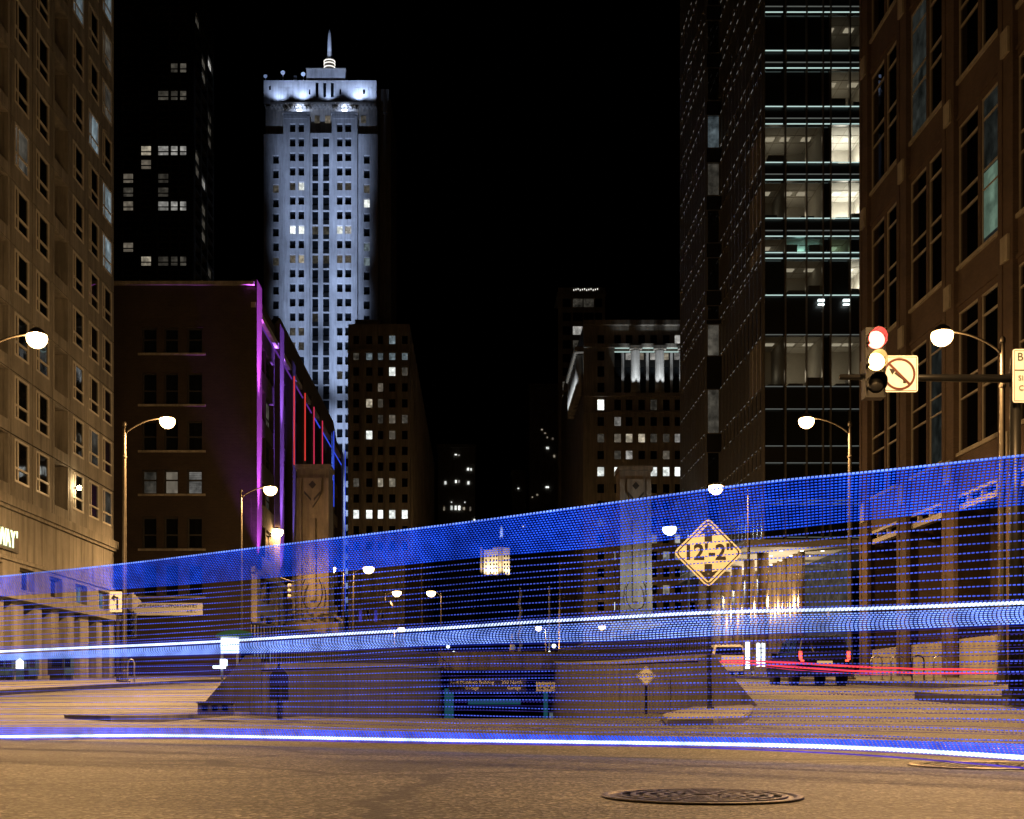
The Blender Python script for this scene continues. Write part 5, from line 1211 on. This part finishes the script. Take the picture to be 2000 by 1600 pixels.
# ================================================================== VEHICLES
def car(name, label, cat, Xc, d, W_, L_, Ht, paintm, van=False, tail='tail_glow'):
    z0 = gz(Xc, d) ; t = thing(name, (Xc, d + L_/2, z0), label, cat)
    hw = W_/2
    prof = [(0, .42), (0, .95), (.05, 1.05), (.12, Ht * .66), (.32, Ht * .97), (.7, Ht), (L_*.52, Ht*.99), (L_*.70, Ht*.66), (L_*.97, Ht*.57), (L_, Ht*.45), (L_, .35), (.1, .35)] if not van else \
           [(0, .42), (0, 1.0), (.06, Ht*.62), (.22, Ht*.96), (.5, Ht), (L_*.6, Ht*.99), (L_*.80, Ht*.62), (L_*.98, Ht*.52), (L_, Ht*.42), (L_, .35), (.1, .35)]
    def ins(z): return 0 if z < Ht*.6 else (z - Ht*.6) / (Ht*.4) * .20
    b = MB(); n = len(prof); base = len(b.v)
    for s in (-1, 1):
        for (y, z) in prof: b.v.append((Xc + s*(hw - ins(z)), d + y, z0 + z))
    for k in range(n):
        k2 = (k + 1) % n; b.f.append((k, k2, n + k2, n + k)); b.m.append(0)
    b.f.append(tuple(range(n))); b.m.append(0); b.f.append(tuple(range(n, 2*n))[::-1]); b.m.append(0)
    o = b.build('body', paintm, t); md = o.modifiers.new('bev', 'BEVEL'); md.width = .06; md.segments = 3; md.limit_method = 'ANGLE'
    # rear window
    za_, zb_ = Ht*.68, Ht*.92
    def yy(z):
        pr = [(p[1], p[0]) for p in prof[1:6]]
        return table(sorted(pr), z) - .012
    b = MB(); b.face([(Xc - hw + .16, d + yy(za_), z0 + za_), (Xc + hw - .16, d + yy(za_), z0 + za_), (Xc + hw - .26, d + yy(zb_), z0 + zb_), (Xc - hw + .26, d + yy(zb_), z0 + zb_)]); b.build('rear_window', M['glass'], t)
    for s in (-1, 1):
        for (ya, yb) in ((.45, L_*.27), (L_*.28, L_*.45), (L_*.46, L_*.60)):
            x0, x1 = Xc + s*(hw - ins(za_) + .012), Xc + s*(hw - ins(zb_) + .012)
            b = MB(); b.face([(x0, d + ya, z0 + za_), (x0, d + yb, z0 + za_), (x1, d + yb - .08, z0 + zb_), (x1, d + ya + .05, z0 + zb_)]); b.build('side_window', M['glass'], t)
        for yw in (L_*.19, L_*.81):
            wc = (Xc + s*(hw - .12), d + yw, z0 + .36)
            b = MB(); b.lathe([(.2, -.13), (.34, -.13), (.36, -.1), (.36, .1), (.34, .13), (.2, .13)], wc, 20, 'x'); wh = b.build('wheel', M['tyre'], t, True)
            b = MB(); b.lathe([(.001, -.11), (.2, -.12), (.21, .12), (.001, .11)], wc, 14, 'x'); b.build('rim', M['steel'], wh)
        lx = Xc + s*(hw - .13); b = MB()
        if not van: b.box(lx - .05, lx + .05, d - .03, d + .05, z0 + .92, z0 + 1.22); b.box(min(lx, lx - s*.12), max(lx, lx - s*.12), d - .032, d + .05, z0 + .86, z0 + .92)
        else: b.box(lx - .06, lx + .06, d - .03, d + .05, z0 + .85, z0 + 1.25)
        b.build('tail_light', M[tail], t)
        b = MB(); b.box(Xc + s*(hw + .01), Xc + s*(hw + .2), d + L_*.62, d + L_*.65, z0 + Ht*.6, z0 + Ht*.7) if s > 0 else b.box(Xc - hw - .2, Xc - hw - .01, d + L_*.62, d + L_*.65, z0 + Ht*.6, z0 + Ht*.7); b.build('mirror', paintm, t)
        b = MB(); b.tube([(Xc + s*(hw - .32), d + .8, z0 + Ht + .05), (Xc + s*(hw - .32), d + L_*.5, z0 + Ht + .04)], .025, 6); b.build('roof_rail', M['black'], t)
    b = MB(); b.box(Xc - hw + .03, Xc + hw - .03, d - .10, d + .05, z0 + .40, z0 + .66); b.build('bumper', paintm if van else M['black'], t)
    b = MB(); b.box(Xc - .27, Xc + .27, d - .035, d + .02, z0 + .74, z0 + .88); b.build('number_plate', M['sign_white'], t)
    return t
car('parked_suv', 'black SUV with lit red tail lights at the kerb', 'car', 12.25, 45.0, 1.95, 4.7, 1.78, M['car_black'])
car('white_van', 'white minivan farther up the road beyond the black SUV', 'van', PX(1425, 72), 72.0, 1.95, 4.8, 1.9, M['car_white'], True)

# ================================================================== STREET FURNITURE
def kiosk(px, py0, py1, d, w_, label):
    q = P(px, py1, d); zt = PZ(py0, d); hw = PX(VX + w_/2, d)
    t = thing('advertising_panel', (q.x, d, gz(q.x, d) + .15), label, 'advertising panel', 'glowing advertising panels')
    b = MB(); b.box(q.x - hw - .06, q.x + hw + .06, d, d + .2, gz(q.x, d) + .1, zt + .12); b.build('frame', M['steel'], t)
    b = MB(); b.box(q.x - hw, q.x + hw, d - .03, d - .004, q.z, zt); b.build('light_panel', M['white_glow'], t)
kiosk(1460, 1254, 1306, 66.0, 8, 'narrow glowing panel beside the white minivan')
kiosk(1481, 1256, 1302, 67.0, 7, 'middle glowing panel between the minivan and the SUV')
kiosk(1491, 1256, 1302, 67.5, 6, 'glowing panel closest to the black SUV')
# bus shelter, left
d = 46.0
t = thing('bus_shelter', (PX(452, d), d, gz(-8.8, d)), 'bus shelter with green curved roof and a glowing end panel', 'bus shelter')
zb = PZ(1322, d)
b = MB(); pts = []
for k in range(9):
    a = math.pi * k / 8; pts.append((PX(468, d) - math.cos(a) * .72, d - .8, PZ(1246, d) + math.sin(a) * .24))
b.prism(pts, (0, 4.2, 0)); b.build('roof', M['green_roof'], t)
b = MB(); b.box(PX(432, d), PX(467, d), d - .06, d, PZ(1276, d), PZ(1247, d)); b.build('light_panel', M['white_glow'], t)
b = MB(); b.box(PX(420, d), PX(441, d), d - .4, d, PZ(1306, d), PZ(1301, d)); b.box(PX(434, d), PX(444, d), d - .4, d - .0, PZ(1300.8, d), PZ(1288, d)); b.build('glow_bench', M['white_glow'], t)  # bench glows itself instead of catching the panel's light
for (x_, dy) in ((433, .02), (501, .02), (433, 3), (501, 3)):
    b = MB(); b.box(PX(x_, d) - .04, PX(x_, d) + .04, d + dy, d + dy + .08, gz(-8.8, d), PZ(1245, d)); b.build('post', M['steel'], t)
b = MB(); b.box(PX(440, d), PX(500, d), d + 3.02, d + 3.05, gz(-8.8, d) + .3, PZ(1250, d)); b.build('glass_panel', M['glass'], t)
# newspaper boxes along the apartment front
for k, (px, col_, lbl) in enumerate(((5, 'planter', 'blue news box cut by the frame edge'), (20, 'planter', 'blue news box left of the small glowing kiosk'), (52, 'black', 'black news box right of the small glowing kiosk'), (66, 'planter', 'blue news box at the end of the row by the piers'), (112, 'black', 'long dark planter box between the apartment piers'), (135, 'planter', 'blue box beside the long dark planter'))):
    d = 56.0; X = PX(px, d); z_ = gz(X, d) + .18; w_ = .16 if k != 4 else .36
    t = thing('news_box', (X, d, z_), lbl, 'news box', 'news boxes along the apartment front')
    b = MB(); b.box(X - w_, X + w_, d - .2, d + .2, z_ + .2, z_ + .95); b.prism([(X - w_, d - .2, z_ + .95), (X - w_, d + .2, z_ + .95), (X - w_, d + .2, z_ + 1.1)], (w_*2, 0, 0)); b.build('body', M[col_], t)
    b = MB(); b.box(X - w_*.75, X + w_*.75, d - .215, d - .202, z_ + .55, z_ + .9); b.build('window', M['glass'], t)
    b = MB(); b.box(X - w_*.8, X + w_*.8, d - .15, d + .15, z_, z_ + .2); b.build('foot', M['black'], t)
d = 55.5; q = P(37, 1306, d)
t = thing('glowing_kiosk', (q.x, d, gz(q.x, d)), 'small brightly glowing kiosk among the news boxes', 'kiosk')
b = MB(); b.box(q.x - .13, q.x + .13, d, d + .2, q.z, q.z + .32); b.prism([(q.x - .13, d, q.z + .32), (q.x + .13, d, q.z + .32), (q.x, d, q.z + .45)], (0, .2, 0)); b.build('light_panel', M['white_glow'], t)
b = MB(); b.box(q.x - .15, q.x + .15, d + .02, d + .22, gz(q.x, d), q.z - .01); b.build('body', M['planter'], t)
# bike racks
for k, px in enumerate((1712, 1752, 1793, 1836)):
    d = (49.5, 48.0, 46.8, 45.6)[k]; X = PX(px, d); z_ = gz(14.3, d) + .17
    t = thing('bike_rack', (X, d, z_), ('bike rack hoop nearest the black SUV', 'second bike rack hoop from the black SUV', 'third, darkest bike rack hoop from the black SUV', 'bike rack hoop farthest from the black SUV')[k], 'bike rack', 'bike rack hoops on the pavement')
    path = [(X - .22, d, z_), (X - .22, d, z_ + .72)] + [(X - .22*math.cos(a), d, z_ + .72 + .2*math.sin(a)) for a in (.5, 1., 1.57, 2.1, 2.6)] + [(X + .22, d, z_ + .72), (X + .22, d, z_)]
    b = MB(); b.tube(path, .028, 8); b.build('hoop', M['black'] if k == 2 else M['steel'], t, True)
    b = MB(); b.box(X - .3, X - .15, d - .08, d + .08, z_ - .01, z_ + .012); b.box(X + .15, X + .3, d - .08, d + .08, z_ - .01, z_ + .012); b.build('foot_plate', M['steel'], t)
# left railing by the pavement
t = thing('bike_rack', (PX(256, 50), 50, gz(-13.4, 50) + .15), 'single tall hoop beside the signal post at the apartment corner', 'bike rack', 'bike rack hoops on the pavement')
X, d, z_ = PX(256, 50), 50.0, gz(-13.4, 50) + .17
path = [(X - .13, d, z_), (X - .13, d, z_ + .72), (X - .08, d, z_ + .86), (X, d, z_ + .9), (X + .08, d, z_ + .86), (X + .13, d, z_ + .72), (X + .13, d, z_)]
b = MB(); b.tube(path, .03, 8); b.build('hoop', M['steel'], t, True)

# ================================================================== LIGHT TRAIL of a passing LED-decked car (exposure streaks built as glowing strands)
DT = [(-60, 12.6), (0, 12.4), (500, 11.0), (900, 9.6), (1300, 8.6), (1700, 7.7), (2000, 7.0), (2080, 6.85)]
UT = [(-60, 1133), (0, 1126), (250, 1101), (450, 1076), (675, 1049), (900, 1022), (1100, 995), (1300, 968), (1500, 940), (1700, 922), (2000, 889), (2080, 881)]
UB = [(-60, 1170), (0, 1163), (250, 1149), (450, 1134), (675, 1114), (900, 1090), (1039, 1078), (1220, 1065), (1300, 1052), (1507, 1035), (1680, 1015), (2000, 984), (2080, 977)]
MT = [(-60, 1277), (0, 1272), (380, 1256), (655, 1239), (840, 1229), (1020, 1216), (1240, 1204), (1375, 1196), (1700, 1189), (2000, 1177), (2080, 1174)]
MBt = [(-60, 1293), (0, 1289), (380, 1278), (655, 1270), (840, 1259), (1020, 1254), (1240, 1250), (1375, 1240), (1700, 1230), (2000, 1217), (2080, 1213)]
LT = [(-60, 1422), (0, 1421), (500, 1424), (800, 1430), (1100, 1437), (1500, 1442), (1700, 1446), (2000, 1455), (2080, 1458)]
LW = [(-60, 1440), (0, 1439), (300, 1436), (500, 1439), (800, 1445), (1100, 1449), (1500, 1455), (1700, 1461), (1850, 1470), (2000, 1480), (2080, 1486)]
def S(tb, x): return smooth_table(tb, x, 90)
def wob(x, k): return 1.6 * math.sin(x / 170.0 + k * .9) + .8 * math.sin(x / 61.0 + k * 2.1)
def pitch(x): return 3.9 + max(0, x) / 2000 * 5.0
XP = []; x_ = -150.0
while x_ < 2150: XP.append(x_); x_ += pitch(x_)
def dash_row(b, yf, thick, phase, duty, mi=0, slant=0.0):
    for x0 in XP:
        pt = pitch(x0); xa = x0 + phase(x0) * pt; xb = xa + pt * duty
        ya, yb = yf(xa), yf(xb); da, db = S(DT, xa), S(DT, xb)
        p, q = P(xa, ya, da), P(xb, yb, db); h = (thick(xa) if callable(thick) else thick) / 2; s = slant
        i = len(b.v)
        for (o_, r) in ((p, 0), (q, 0)):
            b.v += [(o_.x + s, o_.y - h, o_.z + h), (o_.x - s, o_.y - h, o_.z - h), (o_.x - s, o_.y + h, o_.z - h), (o_.x + s, o_.y + h, o_.z + h)]
        for k in range(4): b.f.append((i + k, i + (k + 1) % 4, i + 4 + (k + 1) % 4, i + 4 + k)); b.m.append(mi)
def strand(b, yf, r, mi=0):
    pts = []; x_ = -60
    while x_ <= 2080: pts.append(P(x_, yf(x_), S(DT, x_))); x_ += 20
    b.tube(pts, [r(-60 + 20 * i) for i in range(len(pts))] if callable(r) else r, 4, mi, False)
tr = thing('light_trail', (0, 9.5, 0), 'streaming blue and white light trail crossing the whole junction', 'light trail')
NU = 17
UH = lambda x: min(1.0, (S(UB, x) - S(UT, x)) * S(DT, x) / F / .262)
ub = MB(); us = MB()
for k in range(NU):
    f = k / (NU - 1)
    yf = (lambda f: lambda x: lerp(S(UT, x) + 2, S(UB, x), f))(f)
    ph = (lambda k: lambda x: k * (.2 + .3 * math.sin(x / 420.0)))(k)
    dash_row(ub, yf, lambda x: .0054 * UH(x), ph, .58)
    strand(us, (lambda f: lambda x: lerp(S(UT, x) + 2, S(UB, x), f) + 1.5)(f), lambda x: .0015 * UH(x))
ub.build('upper_band', M['led_blue'], tr); us.build('upper_strands', M['led_deep'], tr)
e = MB(); dash_row(e, lambda x: S(UT, x), .011, lambda x: .2, .6); e.build('upper_edge', M['led_edge'], tr)
for k in range(10):                     # dashed rows between the upper and middle bands
    f = (k + 1) / 11
    b = MB(); dash_row(b, (lambda f, k: lambda x: lerp(S(UB, x), S(MT, x), f) + wob(x, k) * .6)(f, k), .0066, (lambda k: lambda x: k * .37 + .8 * math.sin(x / 500 + k))(k), .58)
    b.build('dash_row', M['led_row'], tr)
mb = MB(); NM = 9
for k in range(NM):
    f = (k + .9) / (NM - .1)
    dash_row(mb, (lambda f: lambda x: lerp(S(MT, x) + 5, S(MBt, x), f))(f), .0062, (lambda k: lambda x: (k - 4) * .3 * math.sin(x / 300.0) + .05 * (k - 4) ** 2)(k), .62)
mb.build('middle_band', M['led_mid'], tr)
b = MB()
for k in range(NM): strand(b, (lambda k: lambda x: lerp(S(MT, x) - 3, S(MBt, x) + 2, k / (NM - 1)))(k), .0022)
b.build('middle_strands', M['led_deep'], tr)
b = MB(); dash_row(b, lambda x: S(MT, x), .020, lambda x: .5 * math.sin(x / 420), .66, slant=.006); b.build('middle_edge', M['led_white'], tr)
b = MB(); dash_row(b, lambda x: S(MT, x) - 6, .006, lambda x: .1, .6); b.build('dash_row', M['led_row'], tr)
for k in range(12):                     # dashed rows between the middle and lower bands
    f = (k + .8) / 12.3
    yf = (lambda f, k: lambda x: lerp(S(MBt, x), S(LT, x), f) + wob(x, k + 20) * .9)(f, k)
    b = MB(); dash_row(b, yf, .0066, (lambda k: lambda x: k * .41 + .7 * math.sin(x / 430 + k))(k), .58); b.build('dash_row', M['led_row'], tr)
    b = MB(); dash_row(b, (lambda yf, k: lambda x: yf(x) + 6.5 + 2 * math.sin(x / 260 + k))(yf, k), .004, (lambda k: lambda x: k * .6)(k), .5); b.build('faint_row', M['led_faint'], tr)
b = MB()
for k in range(18):
    strand(b, (lambda k: lambda x: lerp(S(MBt, x), S(LT, x), (k + .5) / 18) + wob(x, k) * .5)(k), .0011)
b.build('veil_strands', M['led_faint'], tr)
lb = MB(); NL = 7
for k in range(NL):
    dash_row(lb, (lambda k: lambda x: lerp(S(LT, x), S(LW, x) + 3, k / (NL - 1)))(k), .0080, (lambda k: lambda x: k * .23)(k), .64)
lb.build('lower_band', M['led_blue'], tr)
b = MB()
for k in range(NL): strand(b, (lambda k: lambda x: lerp(S(LT, x), S(LW, x) + 5, k / (NL - 1)) + 1.3)(k), .0022)
b.build('lower_strands', M['led_violet'], tr)
b = MB(); strand(b, lambda x: S(LW, x), .013); b.build('lower_core', M['led_white'], tr)
b = MB(); strand(b, lambda x: S(LW, x) + 6 + max(0, (x - 1300) / 700 * 14), .005); b.build('lower_fringe', M['led_violet'], tr)
# red tail-light trail of a car on the right-hand lane
RDp = [(1373, 60), (1500, 42), (1660, 30), (1800, 27), (1950, 24)]
tr = thing('tail_light_trail', (9, 32, .6), 'thin red tail light trail running past the black SUV', 'light trail')
for k, (off, amp, r, mt, x1) in enumerate(((0, 0, .020, 'trail_red', 1945), (7, 3, .018, 'trail_red', 1950), (3, 8, .010, 'trail_pink', 1800), (-3, 2, .010, 'trail_pink', 1700), (11, 5, .008, 'trail_pink', 1760))):
    pts = []; x_ = 1373.0
    while x_ <= x1:
        y_ = table([(1373, 1291), (1460, 1291), (1560, 1296), (1660, 1302), (1800, 1307), (1950, 1308)], x_) + off * min(1, (x_ - 1373) / 200 + .15) + amp * math.sin((x_ - 1373) / 577 * math.pi) * .5
        pts.append(P(x_, y_, table(RDp, x_))); x_ += 12
    b = MB(); b.tube(pts, [r * (1 if 2 < i < len(pts) - 4 else .5) for i in range(len(pts))], 5); b.build('streak', M[mt], tr)

for o in bpy.data.objects:
    if o.parent is not None and o.parent.name.startswith('light_trail'): o['kind'] = 'stuff'
